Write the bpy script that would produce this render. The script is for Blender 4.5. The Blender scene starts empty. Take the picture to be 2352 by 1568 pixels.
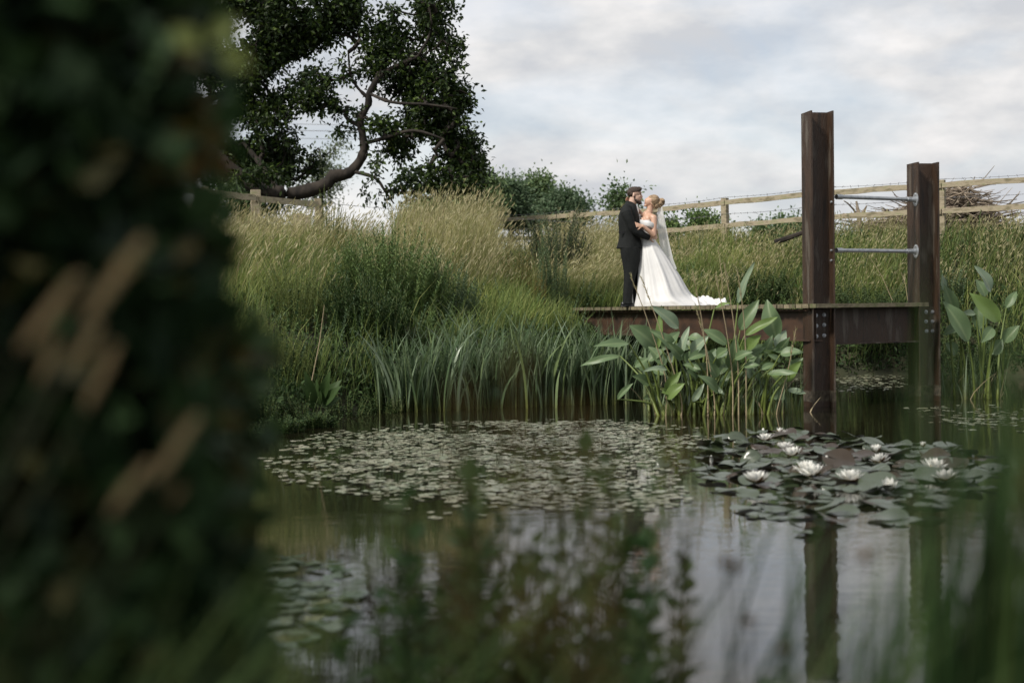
import bpy, math, random
import numpy as np
from mathutils import Vector, Matrix, Euler
R = np.random.RandomState(7); random.seed(7)
PI = math.pi
S = bpy.context.scene
COL = S.collection

# ------------------------------------------------------------------ camera, sky, sun, exposure
H = 1.2
FPX = 3267.0                      # 50 mm lens in units of a 2352 px wide picture
cam_d = bpy.data.cameras.new('camera'); cam = bpy.data.objects.new('camera', cam_d); COL.objects.link(cam)
cam_d.lens = 50; cam_d.sensor_width = 36; cam_d.clip_start = .02; cam_d.clip_end = 3000
CAM_R = Euler((math.radians(90 - 1.263), 0, 0)).to_matrix() @ Euler((0, 0, math.radians(-.77))).to_matrix()
cam.location = (0, 0, H); cam.rotation_euler = CAM_R.to_euler()
cam_d.dof.use_dof = True; cam_d.dof.focus_distance = 20.5; cam_d.dof.aperture_fstop = 1.8
S.camera = cam
def ray(px, py):
    return CAM_R @ Vector(((px - 1176) / FPX, -(py - 784) / FPX, -1))
def P(px, py, Y):
    d = ray(px, py); return np.array(Vector((0, 0, H)) + d * (Y / d.y))
def W(px, py, z=0.):
    d = ray(px, py); return np.array(Vector((0, 0, H)) + d * ((z - H) / d.z))

w = bpy.data.worlds.new('World'); S.world = w; w.use_nodes = True
nt = w.node_tree; nt.nodes.clear(); N = nt.nodes.new; L = nt.links.new
SUN_EL, SUN_AZ = math.radians(44), math.radians(232)      # azimuth clockwise from +Y
out = N('ShaderNodeOutputWorld')
sky = N('ShaderNodeTexSky'); sky.sky_type = 'NISHITA'; sky.sun_disc = False; sky.sun_elevation = SUN_EL; sky.sun_rotation = SUN_AZ
bg1 = N('ShaderNodeBackground'); bg1.inputs['Strength'].default_value = .13; L(sky.outputs[0], bg1.inputs[0])
tc = N('ShaderNodeTexCoord'); mp = N('ShaderNodeMapping'); mp.inputs['Rotation'].default_value = (0, math.radians(-9), 0)
mp.inputs['Scale'].default_value = (3.6, 3.6, 8.5); mp.inputs['Location'].default_value = (1.3, .4, .55)
L(tc.outputs['Generated'], mp.inputs[0])
n1 = N('ShaderNodeTexNoise'); n1.inputs['Scale'].default_value = 1.5; n1.inputs['Detail'].default_value = 7; n1.inputs['Roughness'].default_value = .52; n1.inputs['Distortion'].default_value = .5
L(mp.outputs[0], n1.inputs['Vector'])
r1 = N('ShaderNodeValToRGB'); r1.color_ramp.elements[0].position = .38; r1.color_ramp.elements[1].position = .56
r1.color_ramp.elements[0].color = (.7, .7, .7, 1); r1.color_ramp.elements[1].color = (1, 1, 1, 1)
L(n1.outputs[0], r1.inputs[0])
n2 = N('ShaderNodeTexNoise'); n2.inputs['Scale'].default_value = 2.6; n2.inputs['Detail'].default_value = 8; n2.inputs['Roughness'].default_value = .55
L(mp.outputs[0], n2.inputs['Vector'])
r2 = N('ShaderNodeValToRGB'); e = r2.color_ramp.elements; e[0].position = .39; e[0].color = (.57, .585, .615, 1); e[1].position = .63; e[1].color = (.84, .82, .81, 1)
m_ = e.new(.5); m_.color = (.69, .69, .695, 1)
L(n2.outputs[0], r2.inputs[0])
bg2 = N('ShaderNodeBackground'); bg2.inputs['Strength'].default_value = 1.0; L(r2.outputs[0], bg2.inputs[0])
mx = N('ShaderNodeMixShader'); L(r1.outputs[0], mx.inputs[0]); L(bg1.outputs[0], mx.inputs[1]); L(bg2.outputs[0], mx.inputs[2]); L(mx.outputs[0], out.inputs[0])

sd = bpy.data.lights.new('sun', 'SUN'); sd.energy = 3.6; sd.angle = math.radians(9); sd.color = (1, .94, .85)
so = bpy.data.objects.new('sun', sd); COL.objects.link(so)
sv = Vector((math.sin(SUN_AZ) * math.cos(SUN_EL), math.cos(SUN_AZ) * math.cos(SUN_EL), math.sin(SUN_EL)))
so.rotation_euler = sv.to_track_quat('Z', 'Y').to_euler(); so.location = (0, 0, 30)
S.view_settings.view_transform = 'Standard'; S.view_settings.look = 'None'; S.view_settings.exposure = .16; S.view_settings.gamma = 1
S.cycles.use_denoising = True; S.cycles.max_bounces = 7; S.cycles.caustics_reflective = False; S.cycles.caustics_refractive = False
S.cycles.transparent_max_bounces = 12; S.cycles.sample_clamp_indirect = 6

# ------------------------------------------------------------------ mesh helpers (all geometry given in world coordinates)
class G:
    def __init__(s): s.V = []; s.F = []; s.T = []; s.n = 0
    def add(s, V, F, t=None):
        V = np.asarray(V, float).reshape(-1, 3); s.V.append(V)
        for f in (F if isinstance(F, list) else [F]):
            s.F.append(np.asarray(f, int) + s.n)
        s.T.append(np.zeros(len(V)) if t is None else np.asarray(t, float).ravel()); s.n += len(V)
    def build(s, name, mat, parent=None, origin=None, smooth=False, label=None):
        V = np.concatenate(s.V)
        o0 = np.zeros(3)
        if parent is not None:
            p = parent
            while p: o0 += np.array(p.location); p = p.parent
        elif origin is not None: o0 = np.array(origin, float)
        V = V - o0
        me = bpy.data.meshes.new(name)
        loops = np.concatenate([f.ravel() for f in s.F]); sizes = np.concatenate([np.full(len(f), f.shape[1]) for f in s.F])
        me.vertices.add(len(V)); me.vertices.foreach_set('co', V.ravel())
        me.loops.add(len(loops)); me.loops.foreach_set('vertex_index', loops)
        me.polygons.add(len(sizes)); st = np.zeros(len(sizes), int); st[1:] = np.cumsum(sizes)[:-1]
        me.polygons.foreach_set('loop_start', st); me.polygons.foreach_set('loop_total', sizes)
        T = np.concatenate(s.T)
        if T.any():
            a = me.attributes.new('t', 'FLOAT', 'POINT'); a.data.foreach_set('value', T)
        me.update(calc_edges=True)
        me.polygons.foreach_set('use_smooth', np.full(len(sizes), smooth)); me.materials.append(mat)
        o = bpy.data.objects.new(name, me); COL.objects.link(o)
        if parent is not None: o.parent = parent
        else: o.location = o0
        if label: o['label'] = label
        return o
def tag(o, label=None, cat=None, group=None, kind=None):
    if label: o['label'] = label
    if cat: o['category'] = cat
    if group: o['group'] = group
    if kind: o['kind'] = kind
    return o
def empty(name, loc, label=None, cat=None, group=None):
    o = bpy.data.objects.new(name, None); COL.objects.link(o); o.location = Vector(loc); o.empty_display_size = .1
    return tag(o, label, cat, group)
def nrm(v):
    v = np.asarray(v, float); return v / np.maximum(np.linalg.norm(v, axis=-1, keepdims=True), 1e-9)
def runit(n): return nrm(R.normal(size=(n, 3)))
def tube(g, pts, rad, n=6, caps=True, squash=None):
    pts = np.asarray(pts, float); k = len(pts); rad = np.broadcast_to(np.asarray(rad, float), (k,))
    tan = nrm(np.gradient(pts, axis=0)); ref = np.array([0, 0, 1.]) if abs(tan[0][2]) < .9 else np.array([1., 0, 0])
    a = np.arange(n) * 2 * PI / n; V = []
    for i in range(k):
        u = nrm(np.cross(ref, tan[i])); v = np.cross(tan[i], u)
        V.append(pts[i] + rad[i] * (np.cos(a)[:, None] * u + np.sin(a)[:, None] * v))
    V = np.concatenate(V); F = []
    i, j = np.meshgrid(np.arange(k - 1), np.arange(n), indexing='ij'); i = i.ravel(); j = j.ravel(); j2 = (j + 1) % n
    F = [np.stack([i * n + j, i * n + j2, (i + 1) * n + j2, (i + 1) * n + j], 1)]
    if caps: F += [np.arange(n)[::-1][None, :], ((k - 1) * n + np.arange(n))[None, :]]
    g.add(V, F)
def loft(g, rings, caps=True):
    k = len(rings); n = len(rings[0]); V = np.concatenate(rings)
    i, j = np.meshgrid(np.arange(k - 1), np.arange(n), indexing='ij'); i = i.ravel(); j = j.ravel(); j2 = (j + 1) % n
    F = [np.stack([i * n + j, i * n + j2, (i + 1) * n + j2, (i + 1) * n + j], 1)]
    if caps: F += [np.arange(n)[::-1][None, :], ((k - 1) * n + np.arange(n))[None, :]]
    g.add(V, F)
def box(g, c, u, v, w_):        # centre, half axes
    c = np.array(c, float); u = np.array(u, float); v = np.array(v, float); w_ = np.array(w_, float)
    V = [c + a * u + b * v + d * w_ for d in (-1, 1) for b in (-1, 1) for a in (-1, 1)]
    g.add(V, np.array([[0, 2, 3, 1], [4, 5, 7, 6], [0, 1, 5, 4], [2, 6, 7, 3], [0, 4, 6, 2], [1, 3, 7, 5]]))
def ellipsoid(g, c, r, rot=None, n=16, m=10):
    th = np.linspace(0, PI, m + 1)[1:-1]; ph = np.arange(n) * 2 * PI / n
    V = [[0, 0, 1.]] + [[math.sin(t) * math.cos(p), math.sin(t) * math.sin(p), math.cos(t)] for t in th for p in ph] + [[0, 0, -1.]]
    V = np.array(V) * np.array(r)
    if rot is not None: V = V @ np.array(Euler(rot).to_matrix()).T
    k = len(th); i, j = np.meshgrid(np.arange(k - 1), np.arange(n), indexing='ij'); i = i.ravel(); j = j.ravel(); j2 = (j + 1) % n
    q = np.stack([1 + i * n + j, 1 + (i + 1) * n + j, 1 + (i + 1) * n + j2, 1 + i * n + j2], 1)
    jj = np.arange(n); t1 = np.stack([0 * jj, 1 + jj, 1 + (jj + 1) % n], 1); b0 = 1 + (k - 1) * n
    t2 = np.stack([0 * jj + len(V) - 1, b0 + (jj + 1) % n, b0 + jj], 1)
    g.add(V + np.array(c), [q, t1, t2])
def capsule(g, a, b, r1, r2=None, n=12):
    r2 = r1 if r2 is None else r2; a = np.array(a, float); b = np.array(b, float); d = nrm(b - a)
    pts = []; rr = []
    for t in (-1, -.85, -.5, 0): pts.append(a + d * r1 * t); rr.append(max(r1 * math.sqrt(max(0, 1 - t * t)), r1 * .05))
    for t in (0, .5, .85, 1): pts.append(b + d * r2 * t); rr.append(max(r2 * math.sqrt(max(0, 1 - t * t)), r2 * .05))
    pts = np.array(pts); ref = np.array([0, 0, 1.]) if abs(d[2]) < .9 else np.array([1., 0, 0])
    u = nrm(np.cross(ref, d)); v = np.cross(d, u); an = np.arange(n) * 2 * PI / n
    loft(g, [p + r * (np.cos(an)[:, None] * u + np.sin(an)[:, None] * v) for p, r in zip(pts, rr)])
def kites(g, pos, d, nn, Ln, Wd, fold=.12, t=None):
    pos = np.asarray(pos); k = len(pos); d = nrm(d); nn = nrm(nn - (nn * d).sum(1)[:, None] * d); side = np.cross(d, nn)
    Ln = np.broadcast_to(Ln, (k,))[:, None]; Wd = np.broadcast_to(Wd, (k,))[:, None]
    V = np.stack([pos, pos + d * Ln * .45 + side * Wd / 2 + nn * Wd * fold, pos + d * Ln - nn * Ln * .08, pos + d * Ln * .45 - side * Wd / 2 + nn * Wd * fold], 1)
    b = np.arange(k)[:, None] * 4
    g.add(V.reshape(-1, 3), np.concatenate([b + np.array([0, 1, 2]), b + np.array([0, 2, 3])]), None if t is None else np.repeat(t, 4))
def blades(g, base, h, az, lean, wd, seg=3, p=2., droop=0., faz=None, prof='blade'):
    base = np.asarray(base, float); k = len(base); bc = lambda x: np.broadcast_to(x, (k,))[:, None]
    s = np.linspace(0, 1, seg + 1)[None, :]; h = bc(h); az = bc(az); lean = bc(lean); wd = bc(wd); droop = bc(droop)
    faz = R.uniform(0, PI, (k, 1)) if faz is None else bc(faz)
    out_ = lean * h * s ** p; z = h * (s - droop * s ** 3)
    c = base[:, None, :] + np.stack([np.cos(az) * out_, np.sin(az) * out_, z], 2)
    pr = np.maximum(1 - s ** 2.2, .06) if prof == 'blade' else np.ones_like(s)
    if prof == 'sword': pr = np.maximum(np.minimum(1, 2.6 * (1 - s)), .04)
    sd_ = np.stack([-np.sin(faz), np.cos(faz), 0 * faz], 2) * (wd * pr / 2)[:, :, None]
    V = np.stack([c - sd_, c + sd_], 2).reshape(-1, 3); m = 2 * (seg + 1)
    b = (np.arange(k) * m)[:, None]; F = np.concatenate([b + np.array([2 * i, 2 * i + 1, 2 * i + 3, 2 * i + 2]) for i in range(seg)])
    g.add(V, F, np.broadcast_to(s[:, :, None], (k, seg + 1, 2)))
    return c            # centre lines (k, seg+1, 3)

# ------------------------------------------------------------------ materials
def newmat(name):
    m = bpy.data.materials.new(name); m.use_nodes = True; t = m.node_tree; b = t.nodes['Principled BSDF']; return m, t, b
def ramp(t, stops, fac=None):
    r = t.nodes.new('ShaderNodeValToRGB'); e = r.color_ramp.elements
    while len(e) < len(stops): e.new(.5)
    for i, (p, c) in enumerate(stops): e[i].position = p; e[i].color = (*c, 1)
    if fac is not None: t.links.new(fac, r.inputs[0])
    return r
def foliage(name, cols, rough=.55, trans=.25, base=None, spec=.35, bp=(.0, .6), clump=0):
    m, t, b = newmat(name); ge = t.nodes.new('ShaderNodeNewGeometry')
    n = len(cols); r = ramp(t, [(i / (n - 1) if n > 1 else 0, c) for i, c in enumerate(cols)], ge.outputs['Random Per Island'])
    colr = r.outputs[0]
    if clump:            # patches of slightly different growth
        tc = t.nodes.new('ShaderNodeTexCoord'); nz = t.nodes.new('ShaderNodeTexNoise'); nz.inputs['Scale'].default_value = clump; t.links.new(tc.outputs['Object'], nz.inputs['Vector'])
        r2 = ramp(t, [(.3, (.62, .7, .62)), (.7, (1.25, 1.2, 1.1))], nz.outputs[0]); mm = t.nodes.new('ShaderNodeMix'); mm.data_type = 'RGBA'; mm.blend_type = 'MULTIPLY'
        mm.inputs[0].default_value = 1; t.links.new(colr, mm.inputs[6]); t.links.new(r2.outputs[0], mm.inputs[7]); colr = mm.outputs[2]
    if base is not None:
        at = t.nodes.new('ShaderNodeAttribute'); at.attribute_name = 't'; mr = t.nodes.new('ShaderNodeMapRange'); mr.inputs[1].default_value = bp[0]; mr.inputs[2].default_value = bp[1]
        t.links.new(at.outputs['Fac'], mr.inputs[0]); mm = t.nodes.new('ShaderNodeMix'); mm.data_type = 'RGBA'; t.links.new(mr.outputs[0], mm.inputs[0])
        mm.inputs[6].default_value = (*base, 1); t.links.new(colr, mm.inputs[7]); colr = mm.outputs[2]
    t.links.new(colr, b.inputs['Base Color']); b.inputs['Roughness'].default_value = rough; b.inputs['Specular IOR Level'].default_value = spec
    if trans:
        tr = t.nodes.new('ShaderNodeBsdfTranslucent'); t.links.new(colr, tr.inputs[0]); mix = t.nodes.new('ShaderNodeMixShader'); mix.inputs[0].default_value = trans
        t.links.new(b.outputs[0], mix.inputs[1]); t.links.new(tr.outputs[0], mix.inputs[2]); t.links.new(mix.outputs[0], t.nodes['Material Output'].inputs[0])
    return m
def noisy(name, cols, scale=5, rough=.7, bump=.0, bscale=None, metal=0, stretch=(1, 1, 1), detail=6, spec=.5, lo=.35, hi=.65, island=0):
    m, t, b = newmat(name); tc = t.nodes.new('ShaderNodeTexCoord'); mp = t.nodes.new('ShaderNodeMapping'); mp.inputs['Scale'].default_value = stretch
    t.links.new(tc.outputs['Object'], mp.inputs[0]); n = t.nodes.new('ShaderNodeTexNoise'); n.inputs['Scale'].default_value = scale; n.inputs['Detail'].default_value = detail
    t.links.new(mp.outputs[0], n.inputs['Vector']); k = len(cols)
    r = ramp(t, [(lo + (hi - lo) * i / (k - 1), c) for i, c in enumerate(cols)], n.outputs[0]); col = r.outputs[0]
    if island:
        ge = t.nodes.new('ShaderNodeNewGeometry'); r2 = ramp(t, [(0, (1 - island,) * 3), (1, (1 + island,) * 3)], ge.outputs['Random Per Island'])
        mm = t.nodes.new('ShaderNodeMix'); mm.data_type = 'RGBA'; mm.blend_type = 'MULTIPLY'; mm.inputs[0].default_value = 1; t.links.new(col, mm.inputs[6]); t.links.new(r2.outputs[0], mm.inputs[7]); col = mm.outputs[2]
    t.links.new(col, b.inputs['Base Color'])
    b.inputs['Roughness'].default_value = rough; b.inputs['Metallic'].default_value = metal; b.inputs['Specular IOR Level'].default_value = spec
    if bump:
        n2 = t.nodes.new('ShaderNodeTexNoise'); n2.inputs['Scale'].default_value = bscale or scale * 3; n2.inputs['Detail'].default_value = 6; t.links.new(mp.outputs[0], n2.inputs['Vector'])
        bm = t.nodes.new('ShaderNodeBump'); bm.inputs['Strength'].default_value = bump; bm.inputs['Distance'].default_value = .02; t.links.new(n2.outputs[0], bm.inputs['Height']); t.links.new(bm.outputs[0], b.inputs['Normal'])
    return m
M = {}
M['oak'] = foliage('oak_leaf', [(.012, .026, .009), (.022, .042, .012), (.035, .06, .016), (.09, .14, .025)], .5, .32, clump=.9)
M['leaf_far'] = foliage('far_leaf', [(.09, .15, .06), (.13, .19, .09), (.18, .25, .11)], .6, .25, clump=.5)
M['leaf_pale'] = foliage('pale_leaf', [(.12, .15, .08), (.16, .2, .11)], .6, .3)
M['leaf_shade'] = foliage('hedge_leaf', [(.006, .014, .007), (.02, .042, .018), (.045, .085, .03), (.009, .02, .01), (.06, .055, .018)], .6, .1, spec=.15)  # dark albedo puts the hedge's shade into its leaf colour
M['leaf_front'] = foliage('weed_leaf', [(.04, .09, .025), (.07, .15, .045), (.11, .19, .06), (.13, .18, .045)], .5, .35, spec=.25)
M['silt'] = noisy('dried_silt', [(.035, .028, .02), (.11, .09, .062)], 22, .9)
M['head_front'] = foliage('tan_seed_head', [(.5, .4, .24), (.58, .46, .28), (.4, .33, .18)], .8, .35)
M['leaf_mid'] = foliage('near_leaf', [(.02, .045, .015), (.035, .075, .025), (.06, .11, .035), (.07, .09, .025)], .5, .3, spec=.25)
M['brown_front'] = foliage('brown_leaf', [(.12, .05, .01), (.10, .07, .015), (.06, .05, .015)], .6, .3)
M['bark'] = noisy('bark', [(.008, .006, .004), (.035, .027, .02)], 6, .9, 1., 9, stretch=(1, 1, .35))
M['twig'] = noisy('dead_wood', [(.12, .09, .065), (.3, .25, .19)], 8, .9, .3, island=.5)
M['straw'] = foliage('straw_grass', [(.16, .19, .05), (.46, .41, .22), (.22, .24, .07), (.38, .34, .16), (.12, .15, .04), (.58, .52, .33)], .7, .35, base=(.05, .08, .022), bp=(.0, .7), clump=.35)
M['head'] = foliage('grass_seed_head', [(.30, .29, .14), (.56, .52, .33), (.42, .36, .20), (.24, .26, .10)], .8, .3)
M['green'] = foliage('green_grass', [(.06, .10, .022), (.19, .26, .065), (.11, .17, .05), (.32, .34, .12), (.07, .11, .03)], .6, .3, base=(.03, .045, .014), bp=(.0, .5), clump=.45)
M['under'] = foliage('undergrowth_leaf', [(.018, .042, .012), (.045, .085, .025), (.07, .115, .038)], .6, .25, clump=.5)
M['weed'] = foliage('bank_weed_leaf', [(.05, .10, .03), (.12, .19, .06), (.18, .25, .08)], .55, .25)
M['weed_y'] = foliage('yellow_weed_leaf', [(.13, .17, .04), (.17, .2, .05), (.10, .15, .04)], .6, .3)
M['weed_g'] = foliage('grey_weed_leaf', [(.06, .11, .05), (.10, .155, .08), (.14, .19, .11)], .6, .25)
M['thistle'] = foliage('thistle_leaf', [(.04, .06, .035), (.065, .085, .05), (.12, .12, .08)], .7, .2)
M['sorrel'] = foliage('sorrel_leaf', [(.22, .12, .025), (.26, .17, .05), (.17, .14, .05)], .7, .3)
M['stem'] = foliage('green_stem', [(.07, .10, .03), (.12, .14, .05)], .6, 0)
M['stem_dark'] = foliage('dark_stem', [(.02, .03, .012), (.035, .04, .015)], .6, 0)
M['iris'] = foliage('iris_blade', [(.07, .12, .055), (.13, .19, .10), (.20, .26, .17), (.16, .22, .08)], .38, .22, base=(.17, .17, .04), bp=(.02, .3), spec=.6)
M['thalia'] = foliage('broad_water_leaf', [(.05, .10, .036), (.09, .15, .06), (.14, .21, .10), (.10, .17, .05)], .45, .25, spec=.5, base=(.2, .27, .13), bp=(.0, .22))
M['thalia_pale'] = foliage('pale_broad_leaf', [(.19, .27, .18), (.24, .31, .2)], .45, .25, spec=.5, base=(.3, .36, .22), bp=(0, .2))
M['thalia_bright'] = foliage('bright_broad_leaf', [(.15, .24, .06), (.18, .26, .08)], .42, .3, spec=.5)
M['thalia_stem'] = foliage('thick_green_stalk', [(.10, .16, .04), (.16, .2, .05)], .45, .1, base=(.16, .19, .04), bp=(0, .4))
M['deadreed'] = foliage('dead_reed', [(.32, .25, .15), (.42, .35, .22)], .8, .1)
M['rust'] = noisy('rusted_steel', [(.022, .014, .009), (.050, .028, .016), (.036, .021, .013), (.10, .082, .064)], 5.0, .5, .35, 60, stretch=(2, 2, .35), spec=.5)
M['rust2'] = noisy('rusted_beam', [(.035, .021, .014), (.068, .036, .021), (.03, .019, .013)], 2.2, .6, .15, 60, stretch=(1, 1, 2), spec=.5)
M['galv'] = noisy('galvanised_steel', [(.33, .35, .37), (.5, .52, .54)], 20, .42, metal=.6)
M['wood'] = noisy('weathered_fence_wood', [(.17, .15, .09), (.33, .28, .2), (.25, .24, .14)], 5, .85, .3, 40, stretch=(1, 1, 3), island=.12)
M['deck'] = noisy('mossy_deck_board', [(.10, .085, .05), (.2, .17, .11), (.11, .12, .05)], 6, .8, .3, 40, island=.3)
M['wire'] = noisy('fence_wire', [(.13, .13, .14), (.2, .2, .2)], 10, .5, metal=.5)
M['skin'] = noisy('skin', [(.52, .34, .26), (.58, .39, .3)], 12, .5)
M['skin2'] = noisy('tanned_skin', [(.50, .30, .21), (.56, .35, .25)], 12, .45)
M['suit'] = noisy('black_suit_cloth', [(.006, .0075, .0075), (.010, .012, .012)], 30, .8, .3, 300, spec=.3)
M['satin'] = noisy('black_satin', [(.008, .008, .009), (.012, .012, .013)], 10, .3)
M['shirt'] = noisy('white_shirt', [(.78, .78, .78), (.82, .82, .82)], 10, .7)
M['dress'] = noisy('white_satin_dress', [(.60, .60, .595), (.66, .66, .655)], 6, .5, .12, 5, spec=.4)
M['hair_d'] = noisy('dark_brown_hair', [(.025, .014, .009), (.055, .032, .02)], 60, .6, .6, 160)
M['hair_b'] = noisy('blonde_hair', [(.17, .105, .055), (.42, .3, .18)], 26, .5, .6, 90, stretch=(.4, 1, 1.6))
M['lip'] = noisy('lips', [(.36, .1, .09), (.4, .13, .11)], 10, .4)
M['dark'] = noisy('eye_dark', [(.02, .015, .012), (.03, .02, .015)], 10, .4)
m, t, b = newmat('veil_tulle'); M['veil'] = m
b.inputs['Base Color'].default_value = (.86, .87, .87, 1); b.inputs['Roughness'].default_value = .8
tr = t.nodes.new('ShaderNodeBsdfTransparent'); ms = t.nodes.new('ShaderNodeMixShader'); ms.inputs[0].default_value = .74
tl = t.nodes.new('ShaderNodeBsdfTranslucent'); tl.inputs[0].default_value = (.9, .9, .9, 1); ms2 = t.nodes.new('ShaderNodeMixShader'); ms2.inputs[0].default_value = .4
t.links.new(b.outputs[0], ms2.inputs[1]); t.links.new(tl.outputs[0], ms2.inputs[2])
t.links.new(tr.outputs[0], ms.inputs[1]); t.links.new(ms2.outputs[0], ms.inputs[2]); t.links.new(ms.outputs[0], t.nodes['Material Output'].inputs[0])
M['pad'] = foliage('lily_pad', [(.010, .024, .012), (.024, .046, .022), (.05, .065, .03), (.016, .034, .018), (.09, .085, .03)], .3, 0, spec=1.)
M['pad_small'] = foliage('small_floating_leaf', [(.16, .19, .12), (.26, .28, .19), (.2, .19, .12), (.32, .32, .24)], .3, 0, spec=.9)
M['pad_red'] = foliage('red_pad_underside', [(.022, .015, .008), (.045, .028, .014)], .35, .1, spec=.6)
M['petal'] = foliage('lily_petal', [(.82, .81, .76), (.86, .86, .82)], .5, .3)
M['sepal'] = foliage('lily_sepal', [(.09, .045, .02), (.16, .13, .06)], .5, .1)
M['stamen'] = foliage('lily_stamen', [(.75, .5, .06), (.7, .42, .04)], .6, 0)
# water
m, t, b = newmat('pond_water'); M['water'] = m
b.inputs['Base Color'].default_value = (.010, .009, .005, 1); b.inputs['Roughness'].default_value = .025; b.inputs['IOR'].default_value = 1.68; b.inputs['Specular Tint'].default_value = (1, .935, .895, 1)
tc = t.nodes.new('ShaderNodeTexCoord'); mp = t.nodes.new('ShaderNodeMapping'); mp.inputs['Scale'].default_value = (.7, 1.6, 1)
t.links.new(tc.outputs['Object'], mp.inputs[0])
na = t.nodes.new('ShaderNodeTexNoise'); na.inputs['Scale'].default_value = 9; na.inputs['Detail'].default_value = 2.5; t.links.new(mp.outputs[0], na.inputs['Vector'])
nb = t.nodes.new('ShaderNodeTexNoise'); nb.inputs['Scale'].default_value = .7; nb.inputs['Detail'].default_value = 2; t.links.new(mp.outputs[0], nb.inputs['Vector'])
rb = ramp(t, [(.35, (.25, .25, .25)), (.65, (1, 1, 1))], nb.outputs[0])
mu = t.nodes.new('ShaderNodeMath'); mu.operation = 'MULTIPLY'; t.links.new(na.outputs[0], mu.inputs[0]); t.links.new(rb.outputs[0], mu.inputs[1])
bu = t.nodes.new('ShaderNodeBump'); bu.inputs['Strength'].default_value = .22; bu.inputs['Distance'].default_value = .008; t.links.new(mu.outputs[0], bu.inputs['Height']); t.links.new(bu.outputs[0], b.inputs['Normal'])
M['ground'] = noisy('bank_soil', [(.012, .014, .006), (.026, .03, .012), (.04, .038, .018)], 3, .95, .6, 20)

# ------------------------------------------------------------------ ground and water
SH = np.array([(-3.4, 2.5), (0, 2.3), (4, 2.5), (8, 4), (10.5, 8), (11, 13), (9.6, 18), (8.6, 22.2), (7.4, 24), (5.4, 24.3), (3.4, 23.6), (2.0, 22), (1.0, 20), (.5, 18.3), (-1.1, 17.5), (-2.3, 16.6), (-2.8, 14.8), (-3.8, 12.6), (-5, 10), (-5.6, 6.5), (-4.8, 3.8)])
FEN_R = [(1100, 507, 34.5), (1350, 492, 32.8), (1540, 479, 31.), (1665, 465, 29.4), (1900, 442, 27.7), (2352, 412, 25.4), (2700, 390, 24.2)]
FEN_L = [(330, 425, 23.4), (470, 442, 24.7), (587, 456, 26.), (730, 471, 28.), (1100, 507, 34.5)]
FR = np.array([P(*a) for a in FEN_R]); FL = np.array([P(*a) for a in FEN_L])
FLINE = np.concatenate([np.array([(-30, 16, 0), (-12, 20.5, 0)]), FL, FR[1:], np.array([(16, 22, 0), (30, 16, 0)])])[:, :2]
def segdist(p, poly, closed):
    q = np.concatenate([poly, poly[:1]]) if closed else poly; best = np.full(len(p), 1e9)
    for a, b_ in zip(q[:-1], q[1:]):
        ab = b_ - a; tt = np.clip(((p - a) @ ab) / (ab @ ab), 0, 1); best = np.minimum(best, np.linalg.norm(p - (a + tt[:, None] * ab), axis=1))
    return best
def inside(p, poly):
    c = np.zeros(len(p), bool); j = len(poly) - 1
    for i in range(len(poly)):
        xi, yi = poly[i]; xj, yj = poly[j]
        k = ((yi > p[:, 1]) != (yj > p[:, 1])) & (p[:, 0] < (xj - xi) * (p[:, 1] - yi) / (yj - yi + 1e-12) + xi); c ^= k; j = i
    return c
FPOLY = np.concatenate([FLINE, np.array([(60, -60), (-60, -60)])])
def height(p):
    p = np.asarray(p, float)[:, :2]; ds = segdist(p, SH, True); df = segdist(p, FLINE, False); ins = inside(p, SH); beyond = ~inside(p, FPOLY)
    t = ds / (ds + df + 1e-6); far = 2.3 * t ** .62
    fy = np.clip((p[:, 1] - 6) / 6, 0, 1); near = .12 + .25 * np.clip(ds / 4, 0, 1)
    z = near * (1 - fy) + far * fy; z = z * np.clip(ds / .5, 0, 1) ** .5
    z += .05 * np.sin(p[:, 0] * 1.7) * np.cos(p[:, 1] * 1.3) * np.clip(ds, 0, 1)
    z = np.where(beyond, 2.3 + .02 * df * 0, z)
    return np.where(ins, -np.clip(ds * .5, 0, .8) - .03, z)
def grid(x0, x1, y0, y1, st):
    xs = np.arange(x0, x1 + st / 2, st); ys = np.arange(y0, y1 + st / 2, st); X, Y = np.meshgrid(xs, ys); nx = len(xs); ny = len(ys)
    i, j = np.meshgrid(np.arange(ny - 1), np.arange(nx - 1), indexing='ij'); i = i.ravel(); j = j.ravel()
    return np.stack([X.ravel(), Y.ravel()], 1), np.stack([i * nx + j, i * nx + j + 1, (i + 1) * nx + j + 1, (i + 1) * nx + j], 1)
g = G(); p, F = grid(-24, 24, -8, 44, .25); z = height(p); g.add(np.column_stack([p, z]), F)
bz = lambda x, y: float(height(np.array([[x, y]]))[0])
# skirt reaching the horizon, stitched to the border of the fine grid by an outer ring
nx = len(np.arange(-24, 24.125, .25)); ny = len(np.arange(-8, 44.125, .25))
bi = np.concatenate([np.arange(nx), np.arange(1, ny) * nx + nx - 1, (ny - 1) * nx + np.arange(nx - 2, -1, -1), np.arange(ny - 2, 0, -1) * nx])
bp_ = p[bi]; c0 = np.array([0, 18.]); od = bp_ - c0; od = od / np.abs(od).max(1)[:, None]; ring = c0 + od * 1200
ringz = np.full(len(ring), 2.3); k = len(bi)
V = np.concatenate([np.column_stack([bp_, z[bi]]), np.column_stack([c0 + od * 60, np.full(k, 2.3)]), np.column_stack([ring, ringz])])
a_ = np.arange(k); b_ = (a_ + 1) % k
g.add(V, np.concatenate([np.stack([a_, a_ + k, b_ + k, b_], 1), np.stack([a_ + k, a_ + 2 * k, b_ + 2 * k, b_ + k], 1)]))
tag(g.build('ground', M['ground'], smooth=True), 'grassy bank and soil round the pond', kind='structure')
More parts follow.
